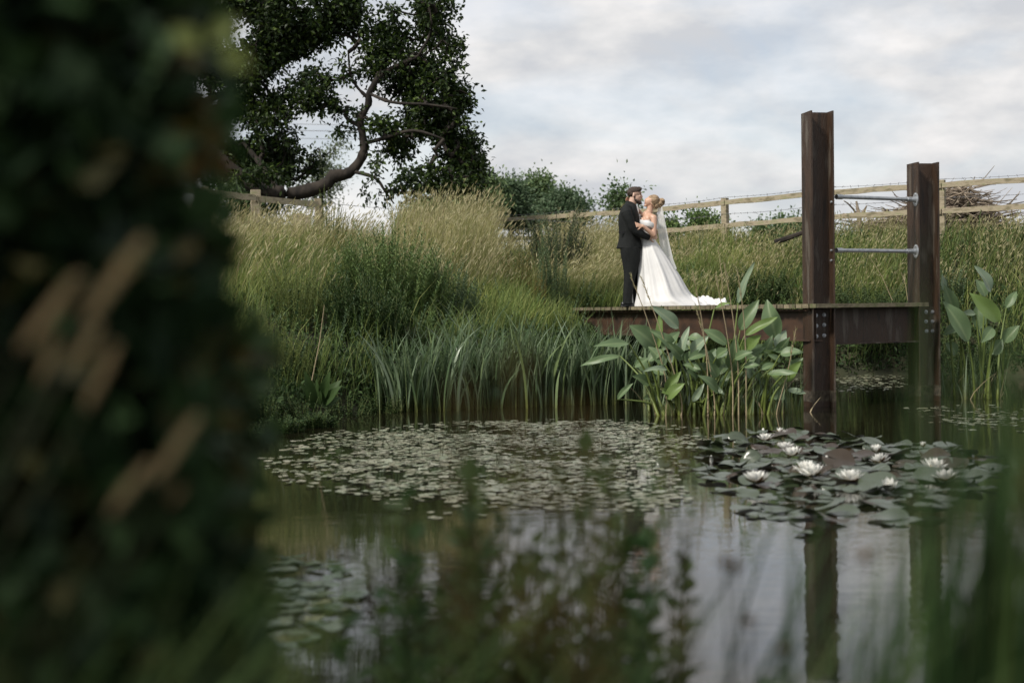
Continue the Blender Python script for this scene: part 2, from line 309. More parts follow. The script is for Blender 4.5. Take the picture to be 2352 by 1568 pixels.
g = G(); c = SH.mean(0); so_ = c + (SH - c) * 1.06; g.add(np.column_stack([so_, np.zeros(len(so_))]), np.arange(len(so_))[None, :])
tag(g.build('pond_water', M['water']), 'still dark pond water mirroring sky and posts', kind='structure')

# ------------------------------------------------------------------ post and rail fence
def rail(g, a, b, hh=.05, th=.02):
    a = np.array(a, float); b = np.array(b, float); d = b - a; u = d / 2; q = nrm(np.cross(d, [0, 0, 1])); n = 8
    s = np.linspace(0, 1, n); c = a + s[:, None] * d; c[:, 2] += R.normal(0, .006, n); wob = R.normal(0, .003, n)
    up = np.array([0, 0, 1.])
    loft(g, [ci + np.array([sx * q * th + sz * up * (hh + wi) for sx, sz in ((-1, -1), (1, -1), (1, 1), (-1, 1))]) for ci, wi in zip(c, wob)])
def fpost(g, base, top, dirv, w_=.065, t_=.05):
    q = nrm(np.array([dirv[0], dirv[1], 0])); r_ = np.cross(q, [0, 0, 1]); c = [(np.array([base[0], base[1], z])) for z in np.linspace(base[2], top, 6)]
    loft(g, [ci + R.normal(0, .002, 3) + np.array([sx * q * w_ + sy * r_ * t_ for sx, sy in ((-1, -1), (1, -1), (1, 1), (-1, 1))]) for ci in c])
def wire(g, a, b, barb=.16):
    a = np.array(a); b = np.array(b); d = b - a; Ln = np.linalg.norm(d); s = np.linspace(0, 1, 8); c = a + s[:, None] * d; c[:, 2] -= .03 * 4 * s * (1 - s)
    tube(g, c, .0035, 4)
    for k in range(int(Ln / barb)):
        q = a + d * (k + .5) * barb / Ln; q[2] -= .12 * (k + .5) * barb / Ln * (1 - (k + .5) * barb / Ln)
        for _ in range(2): v = runit(1)[0] * .028; tube(g, [q - v, q + v], .003, 3)
UP = np.array([0, 0, 1.])
fr = empty('post_and_rail_fence', (FR[3][0], FR[3][1], bz(*FR[3][:2])), 'weathered timber two rail fence with barbed wire running behind the couple and steel posts', 'fence')
toC = lambda p: nrm(np.array([-p[0], -p[1], 0]))
# rails run between posts spaced about 2.3 m along the line of the fence
def walk(poly, step, start=0.):
    d = np.concatenate([[0], np.cumsum(np.linalg.norm(np.diff(poly, axis=0), axis=1))]); t = np.arange(start, d[-1], step)
    return np.stack([np.interp(t, d, poly[:, i]) for i in range(3)], 1)
dl = np.concatenate([[0], np.cumsum(np.linalg.norm(np.diff(FR, axis=0), axis=1))]); off = dl[3] % 2.35
pr = walk(FR, 2.35, off); pr = np.concatenate([FR[:1], pr, FR[-1:]])
for i, q in enumerate(pr):
    if i in (0, len(pr) - 1): continue
    g = G(); fpost(g, (q[0], q[1], bz(q[0], q[1]) - .2), q[2] + .09, pr[min(i + 1, len(pr) - 1)] - q); g.build('post', M['wood'], fr)
for a, b_ in zip(pr[:-1], pr[1:]):
    for dz in (0, -.475):
        g = G(); f = toC(a) * .075; dd = (b_ - a) * .005; rail(g, a + f + UP * (dz - .01) + dd, b_ + f + UP * (dz - .01) - dd); g.build('rail', M['wood'], fr)
g = G()
for a, b_ in zip(pr[:-1], pr[1:]):
    for dz in (.1, -.24): wire(g, a + UP * dz + toC(a) * .1, b_ + UP * dz + toC(a) * .1)
g.build('barbed_wire', M['wire'], fr)
fl = empty('post_and_rail_fence', (FL[2][0], FL[2][1], bz(*FL[2][:2])), 'grey timber rail fence climbing the bank under the oak limb', 'fence')
pl = FL[:4]; pl = np.concatenate([[FL[0] * 2 - FL[1]], pl])
for i, q in enumerate(pl):
    g = G(); fpost(g, (q[0], q[1], bz(q[0], q[1]) - .2), q[2] + (.16 if i == 3 else .13 if i == 4 else .1), (1, .3, 0), .085 if i == 3 else .06, .06); g.build('post', M['wood'], fl)
for a, b_ in zip(pl[:-1], pl[1:]):
    for dz in (0, -.5):
        g = G(); f = toC(a) * .085; dd = (b_ - a) * .005; rail(g, a + f + UP * dz + dd, b_ + f + UP * dz - dd, .055); g.build('rail', M['wood'], fl)
g = G(); wire(g, pl[4] + UP * .05, FR[1] + UP * -.2); g.build('barbed_wire', M['wire'], fl)
for (px, py, D, w_, lab) in ((685, 490, 26.3, .1, 'thick short timber stump post in long grass, left of its pair'), (706, 494, 26.8, .06, 'short narrow timber stump post in long grass, right of its pair')):
    q = P(px, py, D); g = G(); fpost(g, (q[0], q[1], bz(q[0], q[1]) - .1), q[2], (1, .1, 0), w_, .07); tag(g.build('stump_post', M['wood'], origin=(q[0], q[1], bz(q[0], q[1]))), lab, 'post')

# ------------------------------------------------------------------ jetty: deck, beams, steel posts, bars
DZ = 1.225
A = P(1300, 712, 24.4)[:2]; B = P(1850, 706, 16.75)[:2]; U1 = nrm(np.array([.985, .17])); V1 = np.array([.17, -.985])
p1 = P(1881, 700, 16.9)[:2]; p2 = P(2122, 700, 17.75)[:2]
jt = empty('jetty', (p1[0], p1[1], -.3), 'rusted steel and timber jetty with two tall posts and two grey bars', 'jetty')
e1 = nrm(B - A); eB = nrm(p2 - p1); Wd_ = np.linalg.norm(p2 - p1) * 1.0
g = G(); Lk = np.linalg.norm(B - A); nb_ = int(Lk / .152); nrmE = np.array([-e1[1], e1[0]])
if nrmE @ eB < 0: nrmE = -nrmE
for k in range(nb_ + 2):
    c0 = A + e1 * (k * .152); c1 = c0 + eB * (Wd_ + .1); j = R.normal(0, .006)
    cc = (c0 + c1) / 2; box(g, (*(cc - eB * j), DZ - .024 + R.normal(0, .0015)), (*(eB * (Wd_ + .1) / 2), 0), (*(e1 * .066), 0), (0, 0, .024))
g.build('deck', M['deck'], jt)
def ibeam(g, a, b_, dep, fw, q, tf=.016, tw=.012, off=0):       # horizontal beam, q = horizontal normal
    a = np.array(a, float); b_ = np.array(b_, float); u = (b_ - a) / 2; c = (a + b_) / 2; q = np.array([*q, 0]) if len(q) == 2 else q
    box(g, c, u, q * fw / 2, UP * tf / 2); box(g, c - UP * (dep - tf), u, q * fw / 2, UP * tf / 2); box(g, c - UP * (dep - tf) / 2, u * .9999, q * tw / 2, UP * (dep / 2 - tf))
zt = DZ - .075
qn = np.array([e1[1], -e1[0]]);
if qn @ eB > 0: qn = -qn
i_ = -qn * .14
g = G(); s0 = A + e1 * .25 + i_; s1 = B + e1 * .0 + i_
ibeam(g, (*s0, zt), (*s1, zt), .375, .17, qn); g.build('beam', M['rust2'], jt)
g = G(); s0 = A + eB * (Wd_ - .1); s1 = p2 - e1 * .2; ibeam(g, (*s0, zt), (*s1, zt), .375, .17, qn); g.build('beam', M['rust2'], jt)
g = G(); vE = nrm(np.array([eB[1], -eB[0]])); s0 = p1 + eB * .16; s1 = p2 - eB * .16
ibeam(g, (*s0, zt + .02), (*s1, zt + .02), .44, .18, vE); g.build('beam', M['rust'], jt)
g = G(); box(g, (*((s0 + s1) / 2 + vE * .05), zt + .05), (*(eB * (np.linalg.norm(s1 - s0) / 2)), 0), (*(vE * .03), 0), (0, 0, .022)); g.build('edge_board', M['deck'], jt)
def hpost(c, z0, z1, dep=.285, fw=.305, tf=.02, tw=.014):
    g = G(); u = np.array([*U1, 0]); v = np.array([*V1, 0]); h = (z1 - z0) / 2; m_ = np.array([*c, (z0 + z1) / 2])
    for s_ in (-1, 1): box(g, m_ + u * s_ * (dep / 2 - tf / 2), u * tf / 2, v * fw / 2, UP * h)
    box(g, m_, u * (dep / 2 - tf), v * tw / 2, UP * (h - .002))
    return g
def tilt_top(o, ztop):
    pass
tops = []
for c, ytop, D, bl in ((p1, 258, 16.9, ((1874, 724), (1893, 723), (1875, 748), (1893, 746), (1875, 772), (1893, 770))), (p2, 375, 17.75, ((2127, 716), (2142, 716), (2127, 738), (2142, 738), (2128, 760), (2142, 760)))):
    zt_ = P(1881 if c is p1 else 2122, ytop, D)[2]; g = hpost(c, -1.0, zt_); pst = g.build('steel_post', M['rust'], jt)
    v = np.array([*V1, 0]); u = np.array([*U1, 0])
    for (bx, by) in bl:
        d = ray(bx, by); d = np.array(d); o_ = np.array([0, 0, H]); m0 = np.array([*c, 0]) + v * .007; tt = ((m0 - o_) @ v) / (d @ v); q = o_ + d * tt
        g = G(); tube(g, [q, q + v * .006], .024, 14); tube(g, [q + v * .006, q + v * .024], .016, 6); tube(g, [q + v * .024, q + v * .034], .009, 8); g.build('bolt', M['galv'], pst)
    for (bx, by) in (((1911, 464), (1911, 575), (1911, 598)) if c is p1 else ()):
        d = np.array(ray(bx, by)); m0 = np.array([*c, 0]) + u * .118; tt = ((m0 - np.array([0, 0, H])) @ u) / (d @ u); q = np.array([0, 0, H]) + d * tt
        g = G(); tube(g, [q, q - u * .02], .014, 6); g.build('bolt', M['galv'], pst)
    # stained water line band
    zz = .13
    g = G(); box(g, np.array([*c, zz]), u * .11, v * .0095, UP * .065); g.build('silt_band', M['silt'], pst)
    for s_ in (-1, 1):
        g = G(); box(g, np.array([*c, zz]) + u * s_ * .1325, u * .0125, v * .155, UP * .065); g.build('silt_band', M['silt'], pst)
for (ya, yb) in ((452, 458), (575, 577)):
    a = P(1921, ya, 16.98); b_ = P(2095, yb, 17.62); g = G(); tube(g, [a, b_], .0235, 14); d = nrm(b_ - a)
    tube(g, [a, a + d * .09], .031, 14); tube(g, [b_ - d * .09, b_], .031, 14)
    br = g.build('bar', M['galv'], jt, smooth=False)
    u = np.array([*U1, 0]); q = b_; pf = np.array([*p2, 0]) - u * .1425; pf[2] = b_[2]
    hit = q + u * (((pf - q) @ u)); g = G()
    an = np.arange(20) * 2 * PI / 20; v = np.array([*V1, 0])
    loft(g, [hit - u * e_ + (.055 * np.cos(an)[:, None] * v * 1.25 + .085 * np.sin(an)[:, None] * UP) for e_ in (.001, .009)])
    tube(g, [hit - u * .005, hit - u * .05], .034, 14); tube(g, [hit - u * .03, b_ - d * .02], .026, 12)
    for sz in (-1, 1): tube(g, [hit + UP * sz * .062 - u * .008, hit + UP * sz * .062 - u * .018], .012, 6)
    g.build('flange', M['galv'], br)

# ------------------------------------------------------------------ trees
def attach(limbs, centers, jit=.12):
    nodes = []; par = []; rad = []
    for li in limbs:
        pts = np.array([q[:3] for q in li]); rr = [q[3] for q in li]; first = len(nodes)
        if nodes and len(li) and li[0][3] > 0:
            d_ = np.linalg.norm(np.array(nodes) - pts[0], axis=1); pp = int(np.argmin(d_))
        else: pp = -1
        for k, (q, r_) in enumerate(zip(pts, rr)):
            nodes.append(q); par.append(pp if k == 0 else len(nodes) - 2); rad.append(r_)
    nl = len(nodes); nodes = np.array(nodes); d0 = np.array([np.linalg.norm(nodes - c, axis=1).min() for c in centers]); order = np.argsort(d0)
    cap = nl + len(centers) * 3 + 5; A_ = np.zeros((cap, 3)); A_[:nl] = nodes; n = nl; par = par + [0] * (cap - nl); wt = np.zeros(cap); minr = np.zeros(cap); minr[:nl] = rad
    tip = np.zeros(cap, bool)
    for ci in order:
        c = centers[ci]; j = int(np.argmin(((A_[:n] - c) ** 2).sum(1))); a = A_[j]; prev = j; dd = np.linalg.norm(c - a)
        for f in (.35, .7, 1.):
            q = a + (c - a) * f + (R.normal(0, jit, 3) * dd * (f < 1)); q[2] += .08 * dd * math.sin(f * PI)
            A_[n] = q; par[n] = prev; prev = n; n += 1
        wt[n - 1] += 1
    for i in range(n - 1, 0, -1):
        if par[i] >= 0: wt[par[i]] += wt[i]
    return A_[:n], par[:n], wt[:n], minr[:n], nl
def tree(name, label, limbs, blobs, ncl, leaf, nleaf, crad, lmat, loc=None, rtip=.006, group=None, cat='tree', bmat='bark', maxr=.1, spread=1., crown='crown', holes=None):
    # blobs: (x,y,z,rx,ry,rz,weight)
    B_ = np.array(blobs, float); vol = (B_[:, 3] * B_[:, 5] * B_[:, 6]); pk = R.choice(len(B_), ncl, p=vol / vol.sum())
    u = runit(ncl) * (R.uniform(.15, 1, (ncl, 1)) ** .5); C = B_[pk, :3] + u * B_[pk, 3:6]
    if holes:            # irregular gaps between the leaf masses
        f_ = np.sin(C[:, 0] * 3.1 + 1.7 * np.sin(C[:, 2] * 2.3)) + np.sin(C[:, 2] * 3.7 + 1.9 * np.sin(C[:, 0] * 1.9 + 1)) + .8 * np.sin(C[:, 1] * 2.1 + C[:, 2] * 4.3); C = C[f_ > holes]; ncl = len(C)
    nd, par, wt, minr, nl = attach(limbs, C)
    r_ = np.maximum(np.minimum(rtip * np.sqrt(np.maximum(wt, 1)), maxr), minr)
    g = G()
    for li in limbs:
        if len(li) > 1:
            pts = np.array([q[:3] for q in li]); rr = np.array([q[3] for q in li]); s = np.linspace(0, len(li) - 1, (len(li) - 1) * 4 + 1)
            tube(g, smooth_path(pts, s) , np.interp(s, np.arange(len(li)), rr) * (1 + R.normal(0, .075, len(s))), 9)
    for i in range(nl, len(nd)):
        j = par[i]; tube(g, [nd[j], nd[i]], [min(r_[j], r_[i] * 1.5), r_[i]], 4, caps=False)
    root = empty(name, loc if loc is not None else tuple(limbs[0][0][:3]), label, cat, group)
    g.build('trunk', M[bmat], root, smooth=True)
    k = nleaf; cc = np.repeat(C, k, 0); dv = runit(len(cc)); pos = cc + dv * np.abs(R.normal(0, crad, (len(cc), 1))) * np.array([1, 1, .75])
    d = nrm(dv + runit(len(cc)) * .7 + np.array([0, 0, -.15])); nn = nrm(runit(len(cc)) + np.array([0, 0, .9]))
    g = G(); kites(g, pos, d, nn, leaf * R.uniform(.6, 1.3, len(cc)), leaf * R.uniform(.4, .75, len(cc)) * spread); g.build(crown, M[lmat], root)
    return root
def smooth_path(pts, s):
    k = len(pts); i = np.clip(s.astype(int), 0, k - 2); f = (s - i)[:, None]
    P0 = pts[np.clip(i - 1, 0, k - 1)]; P1 = pts[i]; P2 = pts[i + 1]; P3 = pts[np.clip(i + 2, 0, k - 1)]
    return .5 * (2 * P1 + (P2 - P0) * f + (2 * P0 - 5 * P1 + 4 * P2 - P3) * f ** 2 + (3 * P1 - P0 - 3 * P2 + P3) * f ** 3)
def L_(pts):   # (px,py,D,thickness px) -> limb
    return [(*P(a, b_, D), tpx / 2 / FPX * D) for a, b_, D, tpx in pts]
main = L_([(150, 520, 31, 90), (250, 330, 31.5, 80), (380, 290, 32, 50), (480, 350, 32, 38), (550, 405, 32, 34), (600, 434, 32, 33), (650, 446, 32, 35), (700, 440, 32, 30), (748, 424, 32, 27), (766, 406, 32, 30), (800, 398, 32, 27), (824, 374, 32, 23), (836, 345, 32, 21), (832, 305, 32, 20), (828, 275, 32, 17), (846, 240, 32, 17), (848, 215, 32, 14), (870, 178, 32, 15), (905, 155, 32, 11), (960, 130, 32, 8)])
main[0] = (main[0][0], main[0][1], 2.1, main[0][3])
limbs = [main,
  L_([(250, 330, 31.5, 70), (300, 180, 32, 55), (420, 40, 32, 40), (560, -60, 32.5, 26), (700, -150, 33, 14)]),
  L_([(250, 330, 31.5, 50), (200, 150, 32, 45), (240, -60, 32, 30), (400, -250, 32, 14)]),
  L_([(380, 290, 32, 24), (480, 230, 32.4, 18), (590, 180, 32.7, 12), (690, 120, 33, 7)]),
  L_([(640, 444, 32, 18), (600, 380, 32.3, 13), (560, 330, 32.6, 8)]),
  L_([(828, 290, 32, 12), (800, 275, 32, 9), (792, 258, 32, 8), (800, 245, 32, 4)]),
  L_([(845, 225, 32, 9), (820, 200, 32, 7), (805, 170, 32, 6), (800, 120, 32.2, 4)]),
  L_([(835, 330, 32, 12), (880, 318, 31.7, 9), (950, 300, 31.5, 7), (1020, 320, 31.4, 4)]),
  L_([(800, 392, 32, 9), (860, 408, 31.8, 8), (885, 440, 31.7, 6), (905, 468, 31.6, 3)]),
  L_([(848, 215, 32, 9), (900, 235, 31.6, 7), (980, 240, 31.5, 6), (1050, 250, 31.4, 3)]),
  L_([(960, 130, 32, 7), (990, 70, 32, 5), (985, 10, 32, 3)])]
def pb(cx, cy, rx, ry, D=32.5, wgt=1., rz=None):
    c = P(cx, cy, D); k = D / FPX; return (*c, rx * k, (rz or max(rx, ry) * k * .9), ry * k, wgt)
ob = [pb(300, -60, 240, 190, 33, .8), pb(560, -70, 180, 120, 33, .8), pb(330, 150, 170, 160, 33, .9), pb(520, 80, 150, 120, 33), pb(560, 40, 150, 110), pb(700, 50, 110, 95), pb(790, 30, 60, 60), pb(480, 200, 130, 110, 33), pb(600, 190, 110, 90), pb(690, 120, 80, 80),
      pb(640, 270, 80, 70, 32.3, .8), pb(715, 215, 55, 50, 32, .8), pb(500, 290, 90, 70, 33, .8), pb(590, 380, 90, 50, 33, .8), pb(690, 370, 50, 50, 33.4, .7), pb(530, 380, 90, 70, 33.4), pb(655, 330, 40, 40, 33, .6), pb(760, 250, 30, 25, 32, .5),
      pb(950, 60, 75, 70), pb(985, 25, 60, 40), pb(1010, 130, 60, 70), pb(900, 150, 75, 70), pb(860, 90, 50, 50, 32.3, .8), pb(980, 225, 90, 80), pb(1050, 290, 50, 80), pb(1065, 370, 50, 60), pb(960, 330, 75, 55), pb(885, 300, 45, 60, 32, .8), pb(960, 415, 80, 38, 31.6, .8),
      pb(1040, 430, 50, 38, 31.6), pb(870, 445, 50, 24, 31.6, .5), pb(800, 300, 25, 15, 32, .3), pb(830, 240, 40, 40, 32, .7), pb(780, 170, 40, 35, 32, .5), pb(1055, 230, 35, 40), pb(1085, 410, 35, 50), pb(500, 390, 70, 40, 31, .7), pb(600, 400, 50, 25, 31.2, .5), pb(870, 390, 30, 40, 31.5, .6)]
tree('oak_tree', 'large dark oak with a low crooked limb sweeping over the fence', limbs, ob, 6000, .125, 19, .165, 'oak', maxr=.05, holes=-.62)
def simple_tree(name, label, cx, cy_top, cy_base, wpx, D, lm, leaf=.17, ncl=260, nleaf=42, group=None, blobs=None, crad=.4, seed=0):
    b0 = P(cx, cy_base, D); top = P(cx, cy_top, D); hh = top[2] - b0[2]; base = (b0[0], b0[1], 2.2); rx = wpx / 2 * D / FPX
    bl = []
    for k in range(9):
        f = (k + .5) / 9; wr = math.sin(PI * (.16 + .76 * f)) ** .8; bl.append((b0[0] + R.normal(0, rx * .3), b0[1] + R.normal(0, rx * .3), b0[2] + hh * (.08 + .86 * f), rx * wr * .85, rx * wr, hh * .13, 1))
    tr_ = [[(b0[0], b0[1], 2.2, .16), (b0[0] + .1, b0[1], (b0[2] + top[2]) / 2, .1), (b0[0], b0[1], top[2] - hh * .1, .03)]]
    return tree(name, label, tr_, bl, ncl, leaf, nleaf, crad, lm, loc=base, rtip=.01)
simple_tree('broadleaf_tree', 'rounded mid green tree just right of the oak crown', 1100, 405, 520, 110, 60, 'leaf_far')
simple_tree('broadleaf_tree', 'darker pointed tree between two others behind the thistle bush', 1170, 416, 520, 90, 62, 'weed_g')
simple_tree('broadleaf_tree', 'tallest feathery tree of the distant clump', 1232, 408, 520, 100, 64, 'leaf_far')
simple_tree('broadleaf_tree', 'low sloping tree at right end of distant clump', 1300, 445, 520, 90, 60, 'weed_g')
simple_tree('broadleaf_tree', 'wide low tree filling behind the oak foot', 1010, 460, 520, 160, 66, 'leaf_far')
simple_tree('young_tree', 'small loose tree showing just left of the groom head', 1424, 432, 510, 62, 45, 'leaf_far', ncl=70, nleaf=22, leaf=.14)
simple_tree('pale_tree', 'pale grey green tree seen through gap under the oak', 735, 322, 500, 110, 70, 'leaf_pale', ncl=110, nleaf=22, crad=.5)
simple_tree('broadleaf_tree', 'fresh green tree behind the left fence under oak', 590, 325, 520, 190, 55, 'leaf_far', ncl=200)
simple_tree('hedgerow_bush', 'bush behind rails immediately right of the bride veil', 1530, 500, 570, 60, 32, 'weed', ncl=60, leaf=.09, crad=.2)
simple_tree('hedgerow_bush', 'rounded bush below the top rail left of the fence post', 1618, 486, 560, 90, 34, 'weed', ncl=90, leaf=.09, crad=.22)
simple_tree('hedgerow_bush', 'distant low bush below lower rail beside the tall steel post', 1815, 500, 560, 90, 60, 'leaf_far', ncl=80)
simple_tree('hedgerow_bush', 'leafy bush in gap left of the brush pile', 1760, 520, 560, 60, 60, 'leaf_far', ncl=50)

# dead branch pile behind the fence
pc = P(2130, 500, 30); g = G(); 
def stick(g, a, d, Ln, r, kink=.12):
    pts = [a]; dd = nrm(np.array(d)); n = 5
    for k in range(n): dd = nrm(dd + R.normal(0, kink, 3)); pts.append(pts[-1] + dd * Ln / n)
    tube(g, pts, np.linspace(r, r * .3, n + 1), 5); return pts
xa, xb = P(1945, 540, 30)[0], P(2300, 540, 30)[0]
for k in range(2500):
    f = R.uniform(0, 1) if k % 2 else float(np.clip(R.normal(.7, .14), 0, 1)); x = xa + (xb - xa) * f; hgt = (.35 + .62 * math.sin(PI * f) + .42 * math.exp(-((f - .68) / .2) ** 2)) ; z = 2.3 + R.uniform(0, 1) ** .8 * hgt; y = 30 + R.uniform(-1.2, 1.2)
    az = R.uniform(0, 2 * PI); stick(g, np.array([x, y, z]), (math.cos(az), math.sin(az) * .7, R.normal(-.05, .2)), R.uniform(.3, .9), R.uniform(.008, .026))
bp = empty('brush_pile', (pc[0], pc[1], 2.3), 'long heap of cut dead branches behind the fence at right', 'brush pile')
for k in range(45):
    x = R.uniform(xa, xb); az = R.uniform(0, 2 * PI); stick(g, np.array([x, 30 + R.uniform(-1, .6), 2.35 + R.uniform(0, .8)]), (math.cos(az), .4 * math.sin(az), R.uniform(-.15, .28)), R.uniform(.8, 1.6), R.uniform(.012, .035), .16)
g.build('branches', M['twig'], bp)
for (px0, py0, px1, py1, r) in ((2235, 500, 2212, 432, .04), (2222, 455, 2236, 405, .025), (2212, 440, 2196, 430, .02), (2330, 520, 2318, 465, .03), (2318, 470, 2345, 440, .02), (2000, 500, 1975, 478, .02), (2250, 495, 2120, 500, .05), (1995, 530, 2090, 480, .05)):
    g = G(); a = P(px0, py0, 29.6); b_ = P(px1, py1, 29.6); stick(g, a, b_ - a, np.linalg.norm(b_ - a), r, .05); g.build('branch', M['twig'], bp)
g = G(); a = P(1976, 540, 29); b_ = P(1967, 462, 29); tube(g, [a, P(1974, 500, 29), P(1967, 462, 29)], [.06, .05, .02], 7); tube(g, [P(1974, 500, 29), P(1984, 486, 29), P(1991, 472, 29)], [.035, .03, .012], 6)
tag(g.build('forked_branch', M['twig'], origin=a), 'pale bare forked branch standing left of the brush pile', 'branch')
g = G(); tube(g, [P(1780, 556, 27), P(1815, 545, 27), P(1850, 532, 27)], [.05, .05, .04], 7); tag(g.build('fallen_log', M['bark'], origin=P(1815, 548, 27)), 'dark fallen log lying in grass left of the tall post', 'log')
for i, (y0, y1, lab) in enumerate(((283, 288, 'thinnest overhead cable, highest of three through the oak gap'), (298, 302, 'middle overhead cable of three through the oak gap'), (316, 320, 'lowest overhead cable of three through the oak gap'))):
    g = G(); tube(g, [P(200, y0 - 14, 160), P(560, y0, 150), P(1000, y1 + 3, 140)], .035 if i == 1 else .025, 5); tag(g.build('power_line', M['wire'], origin=P(800, y0, 145)), lab, 'power line')

# ------------------------------------------------------------------ the couple
YC = 21.9; K = .001369
F0 = P(1392.4 + .204 * 270, 703, YC); F0[2] = DZ
def q_(x, y, dy=0.): return np.array([F0[0] + (x - 270) * K, YC + dy, DZ + (1470 - y) * K])
def remesh(o, vox=.008, it=3):
    md = o.modifiers.new('r', 'REMESH'); md.mode = 'VOXEL'; md.voxel_size = vox; md.use_smooth_shade = True
    sm = o.modifiers.new('s', 'SMOOTH'); sm.factor = .5; sm.iterations = it; return o
def hand(g, wrist, dirv, nv, L_=.18, curl=.3, thumb=1, spread=.25):
    """palm, four fingers of different length with bends and a thumb leaving the side of the palm"""
    d = nrm(np.array(dirv)); n = nrm(np.array(nv) - (np.array(nv) @ d) * d); s = np.cross(d, n); w_ = np.array(wrist)
    for k in (-1.2, -.4, .4, 1.2): capsule(g, w_ + s * k * .010, w_ + d * .085 + s * k * .019, .013, .0115, 8)
    for k, ln in ((-1.5, .066), (-.5, .078), (.5, .074), (1.5, .058)):
        a = w_ + d * .085 + s * k * .0185; dd = nrm(d + s * k * spread * .25 + n * .05)
        for f in (.42, .32, .26):
            b_ = a + dd * ln * f; capsule(g, a, b_, .0095, .0088, 8); a = b_; dd = nrm(dd + n * curl)
    a = w_ + d * .025 - s * thumb * .022; dd = nrm(d * .65 - s * thumb * .75 + n * .1)
    for f in (.035, .03, .022): b_ = a + dd * f; capsule(g, a, b_, .012, .010, 8); a = b_; dd = nrm(dd + d * .35)
gm = empty('person', F0, 'man in black suit and bow tie facing the bride with his arms round her', 'person')
SH_ = -.10     # near side (towards the camera) is negative dy
# body: head in profile facing +x looking slightly down, neck, torso, arms, hands, legs in one surface
g = G()
hc = q_(338, 208); rot = (0, math.radians(10), 0)
ellipsoid(g, hc + np.array([-.008, 0, .028]), (.098, .076, .088), rot, 24, 16)             # cranium
ellipsoid(g, q_(352, 250), (.068, .062, .082), (0, math.radians(4), 0), 20, 14)             # face and jaw
ellipsoid(g, q_(385, 300), (.036, .036, .026), (0, .3, 0))                                 # chin
capsule(g, q_(404, 205), q_(416, 240), .010, .015)                                         # nose
ellipsoid(g, q_(410, 246), (.014, .016, .010)); ellipsoid(g, q_(400, 190), (.02, .045, .012))  # nose tip, brow
ellipsoid(g, q_(405, 264), (.012, .026, .007)); ellipsoid(g, q_(404, 274), (.012, .024, .008))  # lips
for s in (-1, 1): ellipsoid(g, q_(318, 226, s * .075), (.018, .010, .030), (0, .2, 0)); ellipsoid(g, q_(385, 232, s * .032), (.024, .02, .022))
capsule(g, q_(300, 330), q_(325, 240), .062, .058); capsule(g, q_(270, 420), q_(300, 320), .10, .06)
ellipsoid(g, q_(265, 470), (.13, .19, .15)); ellipsoid(g, q_(265, 640), (.115, .155, .17)); ellipsoid(g, q_(265, 800), (.12, .165, .12))
for s in (-1, 1): capsule(g, q_(272, 850, s * .085), q_(289 + s * 20, 1130, s * .085), .065, .042); capsule(g, q_(289 + s * 20, 1130, s * .085), q_(285 + s * 48, 1425, s * .085), .038, .03)
capsule(g, q_(250, 400, -.17), q_(300, 600, -.22), .05, .042); capsule(g, q_(300, 600, -.22), q_(470, 695, -.17), .042, .03)
capsule(g, q_(265, 400, .17), q_(330, 590, .23), .05, .042); capsule(g, q_(330, 590, .23), q_(500, 640, .2), .042, .03)
hand(g, q_(470, 695, -.17), (.95, .3, .0), (0, 1, 0), curl=.25, thumb=1); hand(g, q_(500, 640, .2), (.9, -.4, .1), (0, -1, 0), thumb=-1)
remesh(g.build('body', M['skin'], gm, smooth=True), .007)
# hair
g = G(); ellipsoid(g, q_(330, 174), (.104, .080, .070), (0, .0, 0), 24, 14); ellipsoid(g, q_(382, 155), (.046, .058, .036), (0, -.1, 0)); ellipsoid(g, q_(285, 188), (.052, .072, .055), (0, .4, 0))
for k in range(26): a = R.uniform(-1, 1); capsule(g, q_(270 + 4 * k, 150 - 8 * math.sin(k / 26 * PI), a * .04), q_(280 + 5 * k + 10, 132 - 8 * math.sin(k / 26 * PI) + R.uniform(0, 12), a * .04), .012, .006, 6)
ellipsoid(g, q_(298, 208), (.052, .079, .045)); remesh(g.build('hair', M['hair_d'], gm, smooth=True), .006, 1)
g = G(); ellipsoid(g, q_(385, 302), (.044, .047, .032), (0, .4, 0)); ellipsoid(g, q_(360, 288), (.050, .066, .028), (0, .55, 0)); ellipsoid(g, q_(408, 257), (.012, .028, .005)); ellipsoid(g, q_(340, 275), (.045, .068, .030), (0, .5, 0)); ellipsoid(g, q_(330, 245), (.018, .069, .034), (0, .1, 0))
remesh(g.build('beard', M['hair_d'], gm, smooth=True), .006, 1)
g = G()
for s in (-1, 1): ellipsoid(g, q_(401, 210, s * .031), (.006, .013, .0055)); ellipsoid(g, q_(403, 197, s * .033), (.008, .019, .004))
g.build('eyes', M['dark'], gm, smooth=True)
